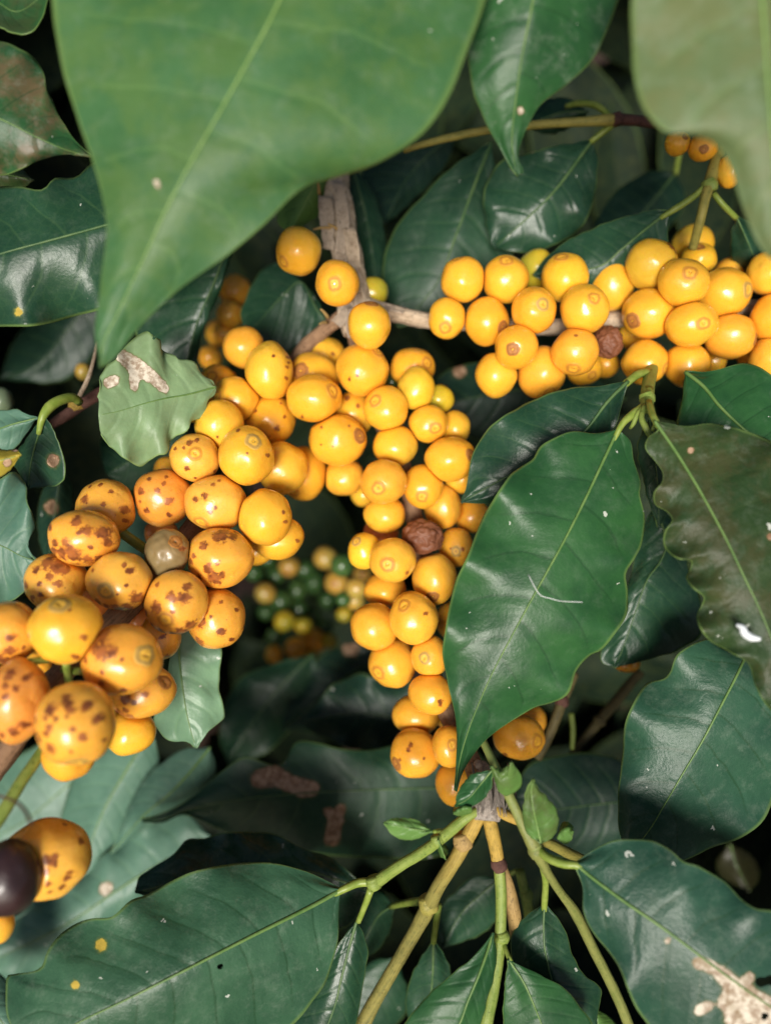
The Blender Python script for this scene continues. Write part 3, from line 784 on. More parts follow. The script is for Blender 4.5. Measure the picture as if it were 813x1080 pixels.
# ---- blurred and shaded ones ----------------------------------------------------------------------------------
for (x, y, r, k, lab) in ((248,306,16,'orange','topmost shaded orange cherry left of the middle cluster'),(243,331,14,'orange','second shaded orange cherry from the top, left of the middle cluster'),
        (231,352,14,'orange','third shaded orange cherry from the top, left of the middle cluster'),(222,377,12,'orange','lowest shaded orange cherry, beside the smooth one at the top left of the cluster'),
        (238,352,12,'orange','shaded orange cherry squeezed between two others left of the middle cluster')):
    C(27 + random.random(), x, y, r, r, None, 0, k, lab)
C(26.0,88,392,8,9,None,0,'ochre','small lone ochre cherry in the dark left of the withered leaf')
C(24.0,3,423,10,13,None,0,'pale_green','pale green cherry at the left edge')
C(23.0,661,700,13,9,None,0,'orange','orange cherry barely showing under the dark leaf at right')
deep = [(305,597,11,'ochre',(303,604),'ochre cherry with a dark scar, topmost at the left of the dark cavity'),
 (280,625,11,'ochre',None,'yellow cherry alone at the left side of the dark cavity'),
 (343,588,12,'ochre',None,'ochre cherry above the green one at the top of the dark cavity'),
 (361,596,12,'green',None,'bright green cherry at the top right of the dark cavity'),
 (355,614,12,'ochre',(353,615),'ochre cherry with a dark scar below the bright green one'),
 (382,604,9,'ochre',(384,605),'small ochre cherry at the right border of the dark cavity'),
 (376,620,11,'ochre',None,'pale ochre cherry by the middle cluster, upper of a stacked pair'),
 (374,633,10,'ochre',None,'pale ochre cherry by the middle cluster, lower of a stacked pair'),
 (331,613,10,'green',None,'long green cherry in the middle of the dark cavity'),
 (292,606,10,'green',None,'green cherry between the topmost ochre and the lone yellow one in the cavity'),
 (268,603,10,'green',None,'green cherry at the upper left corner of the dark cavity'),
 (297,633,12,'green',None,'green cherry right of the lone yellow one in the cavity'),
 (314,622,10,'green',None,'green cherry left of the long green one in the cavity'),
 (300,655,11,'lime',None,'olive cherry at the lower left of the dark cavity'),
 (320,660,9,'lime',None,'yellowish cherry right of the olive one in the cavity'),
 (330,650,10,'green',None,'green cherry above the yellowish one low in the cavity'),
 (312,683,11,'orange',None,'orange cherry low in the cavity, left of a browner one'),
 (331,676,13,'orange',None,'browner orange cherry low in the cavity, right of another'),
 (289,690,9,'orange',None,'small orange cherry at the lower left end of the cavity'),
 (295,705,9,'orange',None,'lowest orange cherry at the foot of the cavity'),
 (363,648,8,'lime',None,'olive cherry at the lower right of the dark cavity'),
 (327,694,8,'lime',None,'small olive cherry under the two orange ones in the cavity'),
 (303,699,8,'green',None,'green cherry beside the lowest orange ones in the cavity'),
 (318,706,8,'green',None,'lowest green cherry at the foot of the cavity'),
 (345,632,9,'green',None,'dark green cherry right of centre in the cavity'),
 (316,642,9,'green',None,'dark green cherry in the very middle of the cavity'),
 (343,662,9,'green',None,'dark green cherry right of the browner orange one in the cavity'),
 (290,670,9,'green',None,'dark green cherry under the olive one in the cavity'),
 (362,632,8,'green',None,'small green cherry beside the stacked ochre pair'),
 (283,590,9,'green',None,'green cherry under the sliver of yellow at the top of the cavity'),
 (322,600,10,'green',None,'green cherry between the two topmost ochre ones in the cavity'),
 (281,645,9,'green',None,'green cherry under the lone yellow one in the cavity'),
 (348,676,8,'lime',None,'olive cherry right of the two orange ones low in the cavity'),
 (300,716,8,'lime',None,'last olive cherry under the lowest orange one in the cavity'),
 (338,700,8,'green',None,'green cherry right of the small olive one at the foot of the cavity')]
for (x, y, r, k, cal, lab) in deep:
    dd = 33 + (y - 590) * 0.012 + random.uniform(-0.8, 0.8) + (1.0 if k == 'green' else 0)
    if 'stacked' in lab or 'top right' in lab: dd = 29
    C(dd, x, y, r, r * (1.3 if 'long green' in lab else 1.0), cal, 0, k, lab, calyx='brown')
SKIN['pale_green'] = SKIN['green'] if False else skin_material('pale_green_skin', (0.12, 0.17, 0.10), (0.16, 0.2, 0.12), None, sss=0.1)
place_cherries()
L = leaf
# ---- leaves close to the lens -------------------------------------------------------------------------------
L('huge blurred green leaf hanging across the top left, its long tip pointing down',
  [(330,-150),(150,-110),(60,-60),(56,10),(66,70),(82,125),(98,170),(108,205),(112,245),(106,300),(100,350),(106,388)],
  [(330,-150),(345,-90),(305,-20),(280,31),(238,107),(186,200),(152,272),(125,330),(110,360),(106,388)],
  [(330,-150),(480,-120),(520,-60),(511,5),(490,62),(466,115),(440,146),(400,172),(360,185),(318,199),(278,236),(238,271),(188,306),(150,342),(122,378),(106,388)],
  d=(14.4,15.0), lift=(0.5,0.9), bow=0.9, bulge=0.6, wave=(0.18,3), dark=(0.030,0.090,0.028), light=(0.046,0.122,0.044), brown=0.42, brown_col=(0.080,0.140,0.028), spec=0.22, pal='fresh', nv=9, res=(90,40), midw=6, specks=0.25, dust=0.2, rough=0.45, veinamt=0.14, patches=[(165,193,6),(265,92,4)], patch='white')
L('blurred pale green leaf filling the upper right corner',
  [(800,-190),(700,-120),(668,-20),(667,60),(673,104),(688,128),(704,139),(730,142),(754,152),(770,176),(780,212),(792,245),(808,268),(834,290)],
  [(800,-190),(800,-60),(806,40),(812,120),(818,190),(826,250),(834,290)],
  [(800,-190),(930,-120),(960,0),(950,100),(910,180),(870,245),(834,290)],
  d=(13.0,13.6), bulge=0.5, lift=(0.4,0.6), bow=0.7, wave=(0.10,3), dark=(0.062,0.105,0.034), light=(0.098,0.142,0.06), brown_col=(0.115,0.12,0.04), spec=0.25, veinamt=0.12, pal='fresh', nv=8, res=(80,36), midw=8, specks=0.3, dust=0.3, rough=0.5,brown=0.5)
L('dusty green leaf hanging tip down at the top between the two blurred ones',
  [(588,-130),(520,-90),(497,-20),(492,40),(498,90),(512,130),(530,163),(540,178),(546,185)],
  [(588,-130),(572,-50),(560,10),(551,55),(545,95),(540,140),(541,165),(546,185)],
  [(588,-130),(650,-90),(655,-20),(643,25),(625,62),(600,88),(572,108),(553,140),(546,165),(552,181),(546,185)],
  d=(15.5,16.8), lift=(0.35,0.6), bow=0.6, wave=(0.08,3), pal='mid', nv=9, midw=5, specks=0.9, dust=0.4, patches=[(549,117,5)], patch='white')
L('sharp tipped leaf with rusty brown wear, below the top left corner',
  [(-110,60),(-40,40),(0,43),(18,50),(34,58),(46,76),(50,94),(58,112),(66,128),(80,148),(97,165)],
  [(-110,60),(-60,100),(0,125),(40,145),(70,158),(97,165)],
  [(-110,60),(-90,150),(-40,180),(0,185),(22,178),(46,168),(72,163),(97,165)],
  d=(17,17.8), lift=(0.5,0.5), bow=0.4, wave=(0.18,5), pal='mid', midw=4, brown=0.85, brown_col=(0.105,0.072,0.036), dust=0.35)
L('dark green leaf at the left edge whose midrib runs up to the right',
  [(215,205),(160,165),(120,168),(98,172),(80,186),(58,188),(44,200),(18,196),(-20,202),(-80,240),(-130,310)],
  [(215,205),(160,222),(113,237),(55,253),(0,268),(-60,288),(-130,310)],
  [(215,205),(180,270),(140,310),(105,326),(70,336),(40,343),(0,344),(-60,345),(-130,310)],
  d=(18.8,18), lift=(0.6,0.7), bow=0.3, wave=(0.28,5), pal='dark', midw=5, rough=0.33, patches=[(20,329,7)], patch='yellow')
L('blue green glossy leaf behind the long tip of the huge blurred leaf',
  [(250,215),(190,245),(150,290),(138,330),(150,365),(175,385),(196,398)],
  [(250,215),(238,262),(226,298),(210,335),(200,370),(196,398)],
  [(250,215),(248,258),(240,285),(228,318),(214,350),(208,378),(196,398)],
  d=(22.5,23), lift=(0.3,0.2), bow=0.2, wave=(0.15,4), pal='dark', midw=4, rough=0.3)
L('pale withered leaf with whitish dead patches, touching the left end of the yellow cherries',
  [(228,408),(215,392),(195,379),(176,371),(167,355),(152,352),(138,360),(124,378),(108,395),(105,418)],
  [(228,408),(198,416),(175,420),(151,426),(128,433),(104,438)],
  [(228,408),(214,436),(200,450),(184,462),(176,478),(163,482),(150,491),(132,485),(118,473),(106,458)],
  d=(20.2,18.8), lift=(0.2,0.4), bow=0.2, wave=(0.2,4), pal='pale', dark=(0.15,0.24,0.115), light=(0.23,0.34,0.17), vein=(0.09,0.16,0.08), midw=3, nv=6, rag=3.2, patches=[(126,374,7),(133,378,8),(140,384,9),(148,389,9),(156,394,8),(163,400,7),(170,406,6),(175,411,5),(141,399,6),(142,408,6),(114,404,7),(122,401,6)], patch='white', brown=0.2, holes=[(163,356,4)])
L('pale blue green leaf at the left edge, beside the twisted stalk',
  [(40,441),(18,432),(0,432),(-40,428),(-70,455)],[(40,441),(15,447),(-10,455),(-70,470)],[(40,441),(25,462),(10,478),(-20,492),(-70,478)],
  d=(20,20), lift=(0.2,0.3), pal='pale', midw=3, res=(36,18))
L('twisted dark leaf hanging from an arched yellow green stalk at left',
  [(46,437),(36,452),(20,474),(15,488),(22,502),(30,516)],[(46,437),(42,455),(36,475),(32,495),(30,516)],[(46,437),(56,452),(64,472),(69,492),(64,510),(30,516)],
  d=(19.5,20.3), lift=(0.6,-0.2), pal='dark', midw=4, res=(40,20), petiole=[(84,424,20.6,9),(76,419,20.2,10),(62,423,19.8,11),(52,430,19.6,11),(45,441,19.5,8),(41,458,19.6,5)], patches=[(56,486,9)])
L('pale leaf with a wavy rim at the left edge, above the cut off cherries',
  [(-60,560),(-30,515),(0,505),(16,498),(27,509),(28,526),(36,545),(38,556),(30,570),(34,584),(40,592)],
  [(-60,560),(-30,568),(0,575),(22,586),(40,592)],
  [(-60,560),(-40,640),(-10,640),(12,634),(28,622),(36,606),(40,592)],
  d=(18.5,18.7), lift=(0.3,0.3), wave=(0.25,4), pal='pale', midw=3, res=(40,22))
L('small yellowing leaf end with a brown spot at the left edge',
  [(-30,480),(-10,470),(6,474),(18,474),(22,480)],[(-30,480),(-5,486),(22,480)],[(-30,480),(-10,506),(6,500),(16,490),(22,480)],
  d=(18,18), pal='fresh', midw=2, res=(20,12), dark=(0.3,0.24,0.03), light=(0.4,0.3,0.04), patches=[(8,488,6),(16,473,5)])
L('dark leaf under the withered pale one',
  [(196,446),(170,440),(130,448),(108,460),(106,480)],[(196,446),(165,472),(130,490),(112,500)],[(196,446),(196,492),(170,512),(140,516),(112,500)],
  d=(23,23.5), pal='dark', midw=3, res=(36,20))
L('sunlit light green leaf lying behind the spotted cherries, under the withered one',
  [(208,474),(186,480),(165,494),(148,520),(130,560),(112,610),(108,650)],[(208,474),(182,512),(160,555),(140,610),(128,660)],[(208,474),(208,530),(192,580),(172,630),(128,660)],
  d=(23,23), pal='pale', midw=3, res=(40,20))
L('light green leaf hanging tip down below the spotted cherries',
  [(190,640),(182,672),(178,700),(174,734),(163,754),(165,768),(175,779),(186,783),(197,782),(207,789)],
  [(190,640),(189,689),(195,740),(200,765),(207,789)],
  [(190,640),(222,660),(234,686),(232,706),(231,727),(236,745),(236,758),(224,768),(216,778),(207,789)],
  d=(20.5,20.5), lift=(0.3,0.3), wave=(0.14,4), pal='pale', dark=(0.11,0.20,0.12), light=(0.17,0.29,0.17), midw=4, nv=6, res=(56,26), rough=0.33)  # green lightened to stand for sunlight that the cluster blocks
# ---- pale leaves low on the left ------------------------------------------------------------------------------
L('blurred pale leaf below the lowest spotted cherries, folded along its midrib',
  [(160,770),(120,780),(90,800),(70,840),(62,890),(78,920)],[(160,770),(135,810),(112,850),(96,890),(88,925)],[(160,770),(168,810),(150,850),(132,890),(88,925)],
  d=(26,26), lift=(0.9,0.5), pal='pale', res=(40,22), midw=4, rough=0.42)
L('blurred pale leaf right of the folded one, its rim curling by the dark leaf tail',
  [(222,788),(196,790),(168,806),(146,830),(132,862),(118,900)],[(222,788),(200,815),(178,838),(150,862),(118,900)],[(222,788),(228,812),(214,836),(190,852),(158,872),(118,900)],
  d=(24.5,25.5), lift=(0.8,0.6), pal='pale', res=(40,22), midw=4, dust=0.3)
L('broad pale striped leaf behind the big leaf at the lower left',
  [(226,884),(200,860),(160,868),(110,900),(60,945),(10,975),(-20,1005)],[(226,884),(180,905),(130,935),(70,975),(0,1010),(-20,1020)],[(226,884),(190,935),(140,965),(90,995),(50,1018),(20,1036),(-20,1030)],
  d=(26,25), lift=(0.6,0.3), wave=(0.25,6), pal='pale', nv=10, res=(50,26), midw=4, patches=[(112,938,9)], patch='white')
L('pale leaf behind the blackened cherry at the left edge',
  [(120,790),(60,780),(0,810),(-50,870)],[(120,790),(70,830),(20,870),(-50,900)],[(120,790),(110,850),(60,920),(0,950),(-50,900)],
  d=(28,27), lift=(0.4,0.3), pal='pale', res=(36,20), midw=3)
L('pale leaf behind the separate brown marked cherry',
  [(135,865),(110,860),(75,890),(20,960),(-20,990)],[(135,865),(110,905),(70,945),(-20,990)],[(135,865),(140,905),(110,950),(50,985),(-20,990)],
  d=(28.5,27), lift=(0.5,0.3), pal='pale', res=(36,20), midw=3)
L('sliver of blue green leaf in the bottom left corner',
  [(-40,1010),(-10,1020),(8,1035),(14,1060),(20,1100)],[(-40,1010),(-20,1050),(0,1075),(20,1100)],[(-40,1010),(-60,1060),(-30,1110),(20,1100)],
  d=(22,22), pal='pale', res=(24,14), midw=3)
# ---- big leaves along the bottom --------------------------------------------------------------------------------
L('big broad leaf across the lower left with a tiny hole and two yellow spots',
  [(360,938),(345,930),(318,917),(282,910),(238,912),(206,918),(180,930),(166,938),(152,945),(138,950),(118,966),(92,970),(66,984),(50,1004),(42,1022),(14,1028),(6,1034),(10,1075),(30,1115)],
  [(360,938),(330,955),(270,985),(225,1008),(180,1031),(130,1056),(90,1075),(60,1092),(30,1115)],
  [(360,938),(358,965),(355,1000),(342,1038),(318,1072),(280,1105),(220,1130),(140,1145),(70,1140),(30,1115)],
  d=(19.5,17.5), lift=(0.7,0.8), bow=0.7, wave=(0.16,5), pal='mid', dark=(0.020,0.062,0.032), light=(0.040,0.104,0.054), dust=0.25, nv=9, res=(90,40), midw=7, specks=0.9, rough=0.36, patches=[(107,997,9),(80,1039,6)], patch='yellow', holes=[(232,1019,6.5)],
  petiole=[(392,930,19.6,9),(378,931,19.6,9),(366,936,19.5,8),(350,944,19.5,7)], crinkle=0.5)
L('dark bluish leaf behind the big broad one, its wavy rim showing along the top',
  [(390,940),(350,905),(325,897),(292,881),(268,877),(240,878),(216,884),(196,886),(182,902),(162,914),(146,926),(143,941)],
  [(390,940),(330,920),(280,915),(220,922),(143,941)],
  [(390,940),(360,980),(280,970),(200,960),(143,941)],
  d=(22,21.2), lift=(0.5,0.2), wave=(0.25,4), pal='dark', midw=3, rough=0.28)
L('long dark horizontal leaf with two tan scars and a thin curled tail at left',
  [(520,830),(500,790),(470,778),(430,782),(395,790),(360,790),(335,784),(312,782),(300,804),(284,806),(262,799),(246,804),(226,820),(206,836),(188,850),(168,860),(150,863)],
  [(520,830),(470,831),(420,832),(370,834),(330,836),(280,840),(230,847),(196,855),(172,864),(150,865)],
  [(520,830),(500,890),(450,905),(400,905),(340,902),(280,890),(240,878),(214,866),(194,858),(172,867),(150,867)],
  d=(25,24.2), lift=(0.4,0.4), bow=0.3, wave=(0.2,4), pal='dark', midw=3.5, nv=9, res=(90,36), rough=0.45, dust=0.06, patches=[(274,822,12),(290,818,13),(304,826,10),(318,831,11),(330,832,9),(354,862,9),(352,874,10),(350,886,9),(360,852,6),(345,855,5)])
L('dim leaf with a scalloped top, left of the lower berries of the middle cluster',
  [(470,770),(440,725),(410,716),(392,714),(380,711),(366,716),(352,722),(340,733),(330,748),(316,762)],[(470,770),(420,758),(380,752),(316,762)],[(470,770),(430,800),(380,792),(340,778),(316,762)],
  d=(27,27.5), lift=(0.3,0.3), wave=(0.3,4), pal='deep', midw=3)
L('dim drooping leaf below the dark cavity, left part',
  [(330,690),(290,700),(255,715),(236,745),(232,780),(240,806)],[(330,690),(295,725),(265,765),(240,806)],[(330,690),(340,720),(310,765),(280,795),(240,806)],
  d=(30,29.5), lift=(0.4,0.4), wave=(0.2,3), pal='dark', midw=3, rough=0.42)
L('dim leaf under the dark cavity, with a tan fleck at its top',
  [(430,690),(390,675),(350,685),(325,705),(305,735),(296,770)],[(430,690),(380,705),(340,735),(296,770)],[(430,690),(410,730),(360,770),(296,770)],
  d=(30.5,29.5), lift=(0.4,0.4), wave=(0.2,3), pal='deep', midw=3, patches=[(370,684,12)])
# ---- right side -------------------------------------------------------------------------------------------------
L('big hanging leaf in front of the middle cluster, narrowing to a thin curled tip',
  [(652,452),(628,456),(600,455),(572,469),(562,484),(552,490),(538,499),(529,512),(520,527),(508,546),(500,566),(494,584),(482,610),(475,636),(470,660),(467,690),(471,718),(477,742),(481,770),(481,800),(479,834)],
  [(652,452),(634,490),(618,524),(598,564),(580,597),(560,633),(540,670),(520,708),(504,744),(492,776),(484,806),(480,834)],
  [(652,452),(664,464),(668,484),(676,508),(675,522),(680,546),(677,572),(668,590),(660,606),(663,626),(661,648),(646,672),(634,686),(622,692),(608,708),(598,732),(580,742),(562,747),(540,760),(514,780),(498,797),(488,815),(481,835)],
  d=(18.6,19.0), lift=(0.35,0.55), bow=0.8, wave=(0.26,6), pal='mid', nv=9, res=(110,44), midw=5, specks=1.0, rough=0.36, dust=0.10,
  petiole=[(684,410,19.4,9),(680,426,19.0,8),(668,436,18.7,9),(656,447,18.6,7),(646,466,18.6,5)])
L('leaf behind the top of the big hanging one, below the right cluster',
  [(662,402),(640,406),(606,409),(575,416),(545,430),(520,447),(505,466),(496,486),(492,510),(486,530)],[(662,402),(640,424),(615,456),(580,480),(530,505),(486,530)],[(662,402),(656,424),(648,450),(620,490),(560,530),(486,530)],
  d=(19.8,20.5), lift=(0.25,0.3), bow=0.3, wave=(0.15,4), pal='dark', nv=8, midw=6, rough=0.3, petiole=[(684,392,20.6,8),(672,395,20.2,9),(658,406,19.9,8)])
L('brown tinged scalloped leaf at the right edge with a white dropping on it',
  [(690,444),(695,453),(684,462),(681,474),(691,487),(698,497),(698,508),(690,520),(691,533),(703,540),(708,549),(701,560),(699,572),(704,582),(716,589),(728,591),(727,600),(723,609),(731,620),(742,629),(740,638),(735,648),(737,660),(747,675),(767,686),(788,699),(793,712),(797,724),(813,749),(850,780)],
  [(690,444),(712,476),(732,508),(750,540),(768,574),(785,610),(803,648),(825,705),(850,780)],
  [(690,444),(722,450),(750,446),(785,455),(815,466),(860,500),(885,570),(890,650),(880,720),(850,780)],
  d=(17.6,16.6), lift=(0.3,0.6), bow=0.5, wave=(0.22,9), pal='olive', nv=12, res=(170,44), midw=5, specks=1.2, dust=0.22, brown=0.45, rough=0.45, spec=0.22, crinkle=0.6,
  petiole=[(684,424,18.6,7),(686,434,18.1,7),(692,446,17.7,7),(706,468,17.6,5)], patches=[(728,475,5),(812,566,5)])
L('smooth leaf at the right edge right under the lowest right cluster cherries',
  [(722,392),(742,392),(762,388),(790,384),(816,398),(850,430),(880,510)],[(722,392),(742,408),(760,430),(788,456),(820,480),(880,510)],[(722,392),(720,414),(714,436),(714,452),(730,480),(790,510),(880,510)],
  d=(20,19), lift=(0.3,0.35), bow=0.4, wave=(0.1,4), pal='mid', midw=6, nv=8, rough=0.33)
L('shaded leaf whose curved midrib shows in the gap right of the big hanging leaf',
  [(690,530),(672,570),(664,610),(650,650),(634,685),(634,698),(648,704)],[(690,530),(702,570),(696,592),(682,612),(670,645),(658,680),(648,704)],[(690,530),(720,560),(726,600),(738,630),(740,668),(716,685),(680,697),(648,704)],
  d=(21.5,21.5), lift=(0.3,0.4), bow=0.2, wave=(0.12,3), pal='dark', midw=4, rough=0.32)
L('dark young leaf hanging straight down between the two large right leaves',
  [(684,440),(672,470),(676,500),(684,530),(694,556)],[(684,440),(690,480),(694,520),(694,556)],[(684,440),(704,470),(708,510),(704,540),(694,556)],
  d=(19.8,21), lift=(0.2,0.2), pal='dark', midw=3, res=(36,18))
L('large rounded leaf at the lower right, below the scalloped brown tinged one',
  [(800,660),(770,684),(744,674),(716,688),(706,708),(698,716),(682,720),(668,740),(658,765),(655,800),(651,836),(652,868),(660,905)],
  [(800,660),(780,705),(758,748),(740,782),(722,812),(702,846),(684,876),(660,905)],
  [(800,660),(840,690),(838,760),(824,812),(812,850),(800,870),(780,884),(752,894),(722,908),(690,918),(660,905)],
  d=(19.2,19.6), lift=(0.55,0.5), bow=0.5, wave=(0.25,4), pal='mid', dark=(0.014,0.050,0.029), light=(0.028,0.082,0.046), nv=8, res=(80,36), midw=5, dust=0.25, specks=0.5, rough=0.38, crinkle=0.5)
L('wavy leaf in the bottom right corner with a dead torn end',
  [(606,911),(622,898),(650,886),(682,885),(704,894),(720,908),(738,914),(762,928),(780,946),(798,958),(818,962),(850,985),(890,1080)],
  [(606,911),(630,930),(660,952),(695,976),(730,1002),(770,1032),(813,1062),(890,1110)],
  [(606,911),(614,935),(615,960),(622,980),(640,1002),(654,1024),(664,1048),(680,1078),(710,1110),(780,1140),(890,1120)],
  d=(17.4,16.4), lift=(0.45,0.4), bow=0.6, wave=(0.2,4), pal='mid', dark=(0.013,0.046,0.029), light=(0.026,0.076,0.046), nv=8, res=(90,40), midw=6, specks=1.0, dust=0.25, rough=0.37, crinkle=0.5,
  patches=[(736,1015,8),(748,1020,9),(762,1029,10),(774,1040,12),(786,1052,14),(800,1064,16),(764,1056,9),(744,1062,8),(736,1066,6),(775,1072,15),(812,1072,20),(790,1030,6),(704,992,5)], patch='white', holes=[(802,1036,9),(812,1034,9),(806,1072,7)],
  petiole=[(566,894,18.0,9),(578,905,17.7,9),(594,911,17.5,9),(612,914,17.4,8),(632,931,17.4,6)])
L('nearly black leaf in the shade left of the large rounded lower right leaf',
  [(700,840),(650,800),(600,795),(560,805),(545,830),(540,860)],[(700,840),(650,846),(600,852),(540,860)],[(700,840),(670,890),(610,905),(560,895),(540,860)],
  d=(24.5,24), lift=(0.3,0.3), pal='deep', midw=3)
L('leaf hanging under the forked green stalk near the bottom',
  [(574,952),(556,965),(542,980),(538,1005),(548,1030),(570,1055),(600,1085),(640,1110)],[(574,952),(573,980),(576,1010),(590,1050),(640,1110)],[(574,952),(586,966),(598,986),(604,1008),(616,1028),(634,1044),(630,1075),(640,1110)],
  d=(19.3,19.5), lift=(0.3,0.35), bow=0.3, pal='dark', midw=4, rough=0.33, petiole=[(572,912,18.2,8),(575,930,18.7,7),(574,950,19.2,7),(573,972,19.4,5)])
L('green leaf at the bottom edge, right of the central green shoot',
  [(536,1012),(532,1040),(530,1080),(540,1130)],[(536,1012),(552,1036),(566,1068),(590,1130)],[(536,1012),(562,1024),(592,1040),(612,1062),(625,1090),(590,1130)],
  d=(18.4,18.2), lift=(0.3,0.3), pal='mid', midw=4, res=(44,22), petiole=[(530,985,19.0,5),(532,998,18.7,5),(538,1014,18.4,5)])
L('green leaf at the bottom edge, left of the central green shoot',
  [(520,984),(500,1008),(478,1026),(454,1046),(434,1068),(424,1090),(430,1140)],[(520,984),(508,1020),(494,1054),(478,1090),(430,1140)],[(520,984),(524,1014),(516,1046),(506,1080),(480,1120),(430,1140)],
  d=(18.4,18.0), lift=(0.3,0.3), bow=0.3, pal='mid', midw=5, res=(50,24), petiole=[(527,985,19.0,6),(521,993,18.6,6),(512,1012,18.4,5)])
L('narrow leaf hanging from the fork beside the big broad lower left leaf',
  [(376,972),(364,986),(352,1004),(336,1034),(318,1062),(300,1090),(290,1130)],[(376,972),(368,1000),(360,1032),(350,1070),(320,1140)],[(376,972),(386,992),(387,1014),(382,1044),(376,1078),(360,1120),(320,1140)],
  d=(20.2,20), lift=(0.25,0.3), pal='dark', midw=5, rough=0.3, petiole=[(391,938,19.8,8),(386,952,20.0,7),(378,972,20.2,6)])
L('dark leaf right of the yellow twig at the bottom centre',
  [(528,926),(500,924),(480,940),(466,956),(462,980),(466,1000)],[(528,926),(505,945),(485,965),(466,1000)],[(528,926),(530,960),(508,985),(466,1000)],
  d=(22.8,23), lift=(0.2,0.3), pal='dark', midw=3, res=(36,20), petiole=[(545,918,22.6,5),(528,926,22.8,5)])
L('dark leaf hanging from a short stalk under the yellow twig',
  [(457,992),(444,1010),(432,1035),(428,1065),(440,1100)],[(457,992),(456,1030),(452,1065),(440,1100)],[(457,992),(470,1010),(476,1035),(468,1070),(440,1100)],
  d=(21.3,21.8), lift=(0.3,0.3), pal='dark', midw=4, res=(36,20), petiole=[(462,955,20.4,8),(460,972,20.9,7),(457,994,21.3,6)])
L('dim leaf behind the fork left of the yellow twig',
  [(415,955),(398,938),(380,950),(365,985),(368,1020)],[(415,955),(400,965),(388,985),(368,1020)],[(415,955),(412,980),(396,1004),(368,1020)],
  d=(22.5,23), pal='dark', midw=3, res=(30,16), petiole=[(446,950,20.6,9),(425,953,21.4,7),(412,956,22.4,6)])
L('dim leaf low at the bottom between the yellow twig and the narrow leaf',
  [(420,1010),(390,1015),(350,1045),(330,1080)],[(420,1010),(395,1050),(370,1090)],[(420,1010),(430,1060),(400,1100),(370,1090)],
  d=(25,25), pal='dark', midw=3, res=(30,16))
L('dim olive brown leaf in the gap above the wavy bottom right leaf',
  [(770,890),(756,905),(760,925),(790,940)],[(770,890),(775,910),(790,940)],[(770,890),(795,905),(800,925),(790,940)],
  d=(28,28), pal='olive', midw=2, res=(24,14), specks=0, dust=0.0, dark=(0.014,0.015,0.006), light=(0.026,0.025,0.010))  # colour darkened so the leaf looks shaded where sun reaches it
L('pale green leaf bit at the bottom edge beside the wavy corner leaf',
  [(622,1062),(612,1075),(610,1100)],[(622,1062),(630,1080),(640,1110)],[(622,1062),(645,1074),(662,1100)],
  d=(20.5,20.5), pal='fresh', midw=2, res=(20,12))
# ---- small leaflets at the growing node ----------------------------------------------------------------------------
L('tiny bright oval leaflet on the green twig',
  [(456,877),(445,868),(430,863),(414,863),(405,868)],[(456,877),(440,875),(424,872),(405,868)],[(456,877),(442,884),(428,886),(414,881),(405,868)],
  d=(17.6,17.5), lift=(0.1,0.1), pal='fresh', nv=4, midw=2, res=(30,16), specks=0, petiole=[(464,876,18,4),(458,877,17.7,4)])
L('small glossy dark leaflet beside the fibrous node, under the lowest cherry',
  [(519,812),(500,816),(488,826),(481,840),(480,850)],[(519,812),(506,828),(494,842),(480,850)],[(519,812),(518,830),(508,845),(495,851),(480,850)],
  d=(18.0,18.0), lift=(0.1,0.15), pal='mid', nv=4, midw=3, res=(30,16), specks=0, rough=0.3)
L('small curled leaflet at the top of the green shoot',
  [(518,808),(526,812),(533,810),(539,804)],[(518,808),(527,822),(534,820),(539,804)],[(518,808),(528,836),(542,835),(549,825),(547,814),(539,804)],
  d=(17.5,17.4), lift=(0.1,0.35), pal='fresh', nv=3, midw=2, res=(30,18), specks=0.4, dust=0.25, brown=0.35)
L('curled leaflet with a yellowish hooked tip on the green shoot',
  [(570,889),(556,880),(551,862),(552,846),(556,832),(562,822)],[(570,889),(566,870),(562,852),(560,836),(562,822)],[(570,889),(582,884),(589,868),(586,852),(576,840),(568,832),(562,822)],
  d=(17.6,17.2), lift=(0.15,0.3), pal='fresh', nv=4, midw=2.5, res=(36,20), specks=0.6, dust=0.3, brown=0.5)
L('small rolled leaflet beside the curled hooked one',
  [(588,884),(594,868),(602,870),(604,878)],[(588,884),(596,876),(600,876),(604,878)],[(588,884),(596,889),(603,884),(604,878)],
  d=(18.0,17.6), lift=(0.3,0.3), pal='fresh', nv=3, midw=2, res=(24,14), specks=0)
L('tiny bud leaflet hanging under the green twig',
  [(462,886),(460,894),(464,904)],[(462,886),(466,896),(470,906)],[(462,886),(472,894),(470,906)],
  d=(18.4,18.4), pal='fresh', nv=2, midw=1.5, res=(16,10), specks=0)
L('little arched leaflet over the green twig beside the fibrous node',
  [(478,858),(480,850),(488,847),(497,849)],[(478,858),(484,854),(490,852),(497,852)],[(478,858),(486,860),(494,858),(498,855)],
  d=(17.9,18), pal='fresh', nv=2, midw=1.5, res=(16,10), specks=0)
